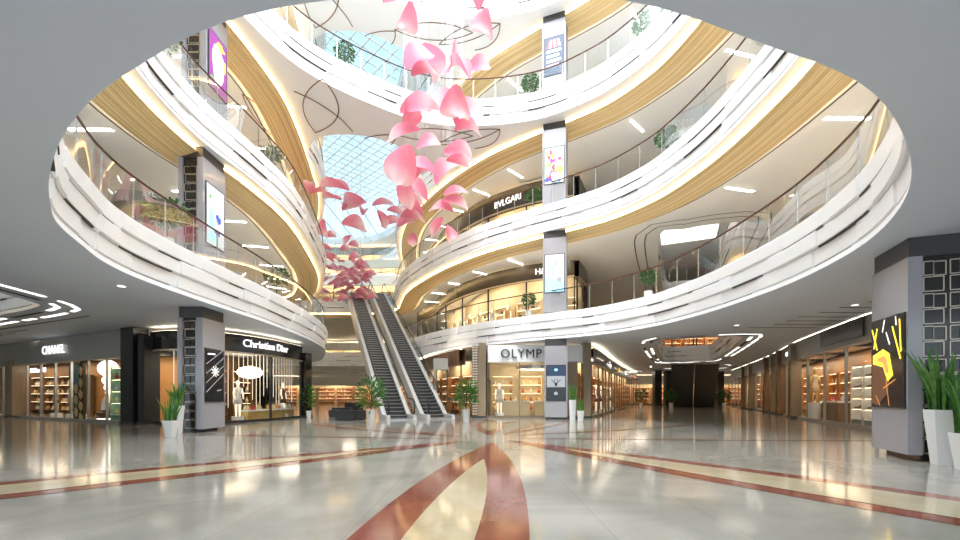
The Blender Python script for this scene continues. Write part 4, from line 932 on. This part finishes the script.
x, y = P0(466, 421.5); bushy(x, y, 0, .6, 2.05, .5, 'bushy palm in a white pot between the escalators and the brown pillar', seed=2)
x, y = P0(308, 417.5); bushy(x, y, 0, .4, 1.9, .35, 'leafy green plant beside the right end of the black curved boutique', seed=3)
Y = 46; 
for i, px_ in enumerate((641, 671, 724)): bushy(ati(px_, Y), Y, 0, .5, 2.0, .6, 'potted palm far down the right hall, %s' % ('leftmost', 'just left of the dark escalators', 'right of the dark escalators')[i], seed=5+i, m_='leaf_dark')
for i, (px_, py_, k, cr, hg, lab) in enumerate((
    (298, 297, 2, .42, 1.35, 'bush in a square pot at the far end of the left lowest gallery'), (192, 246, 2, .45, 1.2, 'bush beside the left lowest gallery column'),
    (528, 207, 3, .35, 1.15, 'bush left of the collage picture column on the second gallery'), (652, 160, 3, .36, 1.15, 'bush behind the right railing of the second gallery'),
    (528, 101, 4, .38, 1.1, 'bush left of the balloon poster column on the third gallery'), (350, 78, 4, .38, 1.1, 'bush on the bridge of the third gallery before the skylight'),
    (285, 180, 3, .38, 1.1, 'bush behind the left railing of the second gallery'), (180, 73, 3, .5, 1.2, 'bush left of the purple picture column on the second gallery'),
    (634, 24, 4, .38, 1.1, 'bush behind the right railing of the third gallery'), (520, 318, 2, .3, 1.0, 'bush left of the pale cyan picture column on the lowest gallery'),
    (638, 289, 2, .3, 1.0, 'bush in front of the right side void on the lowest gallery'))):
    z = FL[k]; x, y = at(px_, py_, z)
    C_ = CUR[k][0]; best = min(range(len(C_)), key=lambda q: (C_[q].x/C_[q].y*F+480-px_)**2*.01+(C_[q]-Vector((x, y))).length); nn = normals(C_, True)[best]; p = C_[best]+nn*.75
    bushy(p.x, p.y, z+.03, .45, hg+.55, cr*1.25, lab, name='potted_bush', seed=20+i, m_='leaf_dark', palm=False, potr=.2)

# benches by the escalators
for i, (px_, py_, w_, h_, lab) in enumerate(((356, 420, 1.15, .5, 'long black cube bench nearest the left escalator'), (346.5, 420.5, .9, .5, 'black cube bench left of the palm pot'), (343, 415.5, 1.2, .5, 'black bench block behind, left'), (355, 412.5, 1.3, .72, 'taller black bench block at the back'), (335.5, 417, .6, .42, 'small black bench block at the left end'))):
    x, y = P0(px_, py_); t = thing('bench', lab, 'bench', (x-.1, y+.1, 0), .25)
    mb = MB(); mb.box(-w_/2, w_/2, -.35, .35, .04, h_); mb.build('seat_block', 'bench', t); mb = MB(); mb.box(-w_/2+.05, w_/2-.05, -.3, .3, 0, .04); mb.build('base', 'black', t)

# ---------------------------------------------------------------- hanging petals
def petal_mesh(L_, W_, cup, curl, seed):
    rn = random.Random(seed); mb = MB(); U, V = 10, 8
    for i in range(U+1):
        u_ = i/U; hw = W_*.5*(math.sin(PI*(u_*.94+.04))**.6)*(.82+.25*u_)
        for j in range(V+1):
            v_ = j/V*2-1; x = hw*v_; y = L_*(u_-.25)-.06*L_*v_*v_*u_
            z = cup*(v_*v_)*hw*1.1+curl*math.sin(u_*PI*.9)*L_*.35+.03*math.sin(5*v_+seed)*u_
            mb.v.append((x, y, z))
    for i in range(U):
        for j in range(V): a = i*(V+1)+j; mb.f.append((a, a+1, a+V+2, a+V+1))
    return mb
PM = [petal_mesh(1, .85, .55, .35, 1), petal_mesh(1, .7, .8, .5, 2), petal_mesh(1, 1.0, .4, .25, 3), petal_mesh(1, .55, .9, .2, 4)]
PMS = [m_.build('petal', 'petal', me_only=True, smooth=True) for m_ in PM]
wire = MB(); wire.box(-.004, .004, -.004, .004, 0, 1); mew = wire.build('wire', 'steel_soft', me_only=True)
rp_ = random.Random(21)
def petal(px_, py_, w_, h_, Y, tilt=None, kind=None):
    x = ati(px_, Y); z = EYE+(HZ-py_)*Y/F; size = max(w_, h_)*Y/F*(1.1 if py_ < 100 else 1.25 if py_ < 236 else .85)
    where = 'near top of the cascade' if py_ < 60 else ('upper cascade' if py_ < 145 else ('middle cascade' if py_ < 235 else 'far low end of the cascade'))
    t = thing('hanging_petal', 'pink and white flower petal hanging in the %s' % where, 'petal', (x, Y, z), 0, 'hanging petals, %s' % where)
    o = bpy.data.objects.new('blade', PMS[kind if kind is not None else rp_.randrange(4)]); o.parent = t; C.objects.link(o); o.scale = (size,)*3
    if w_ > h_*1.25: o.rotation_euler = (rp_.uniform(-.35, .35), rp_.uniform(-.5, .5), rp_.choice((1, -1))*PI/2+rp_.uniform(-.5, .5))
    elif h_ > w_*1.2: o.rotation_euler = (-PI/2+rp_.uniform(-.3, .3), rp_.uniform(-.4, .4), rp_.uniform(-.5, .5))
    else: o.rotation_euler = (rp_.uniform(.6, 1.7)*rp_.choice((1, -1)), rp_.uniform(-.5, .5), rp_.uniform(-1, 1))
    o2 = bpy.data.objects.new('wire', mew); o2.parent = t; C.objects.link(o2); o2.scale = (1, 1, ZR-.06-z)
for a in ((392, 2, 34, 26, 12), (408, 6, 30, 24, 12.4), (477, 3, 30, 28, 12), (487, 14, 20, 30, 12.3), (425, 55, 30, 32, 14), (413, 66, 30, 22, 13.8), (419, 77, 28, 14, 13.9),
          (452, 68, 32, 30, 14.3), (463, 76, 26, 28, 14.2), (458, 92, 18, 36, 14.1), (473, 70, 22, 16, 14.5), (410, 112, 32, 20, 16.5), (404, 120, 26, 22, 16.6), (412, 134, 28, 14, 16.7),
          (453, 113, 30, 16, 16.8), (462, 121, 26, 14, 16.9), (461, 133, 22, 10, 17), (407, 155, 22, 34, 18.2), (405, 182, 22, 28, 19), (423, 148, 20, 12, 18.5), (451, 155, 24, 14, 18.6),
          (452, 163, 20, 12, 18.7), (427, 173, 26, 10, 20), (443, 181, 26, 7, 20.5), (418, 178, 18, 14, 20.2), (420, 198, 24, 7, 22), (450, 195, 20, 5, 21.5), (448, 204, 22, 6, 22), (447, 212, 20, 7, 22.5),
          (440, 223, 18, 16, 23.5), (447, 229, 10, 16, 23.6), (417, 213, 18, 12, 24), (407, 219, 20, 12, 24.5), (402, 226, 16, 10, 25), (413, 236, 12, 16, 25), (410, 204, 16, 10, 23.5),
          (341, 190, 26, 12, 27), (336, 200, 16, 7, 27), (315, 194, 14, 8, 27), (309, 190, 12, 10, 26), (360, 203, 20, 8, 27.5), (347, 209, 16, 8, 28), (363, 214, 14, 12, 28), (378, 206, 18, 12, 28), (379, 215, 12, 16, 28),
          (391, 212, 14, 9, 28), (387, 226, 18, 10, 29), (348, 226, 20, 10, 30), (325, 224, 12, 14, 30), (349, 238, 14, 14, 32), (351, 246, 14, 8, 32), (328, 237, 14, 10, 32), (328, 250, 16, 9, 34),
          (352, 260, 16, 6, 35), (355, 262, 12, 12, 36), (330, 262, 18, 7, 36), (343, 250, 12, 6, 34)): petal(*a)
for i in range(80):
    u_ = i/80; petal(rp_.uniform(322, 370), rp_.uniform(266, 303) if i > 10 else rp_.uniform(250, 270), rp_.uniform(8, 15), rp_.uniform(3, 6), 36.5+5*u_)

lay_out_stock()
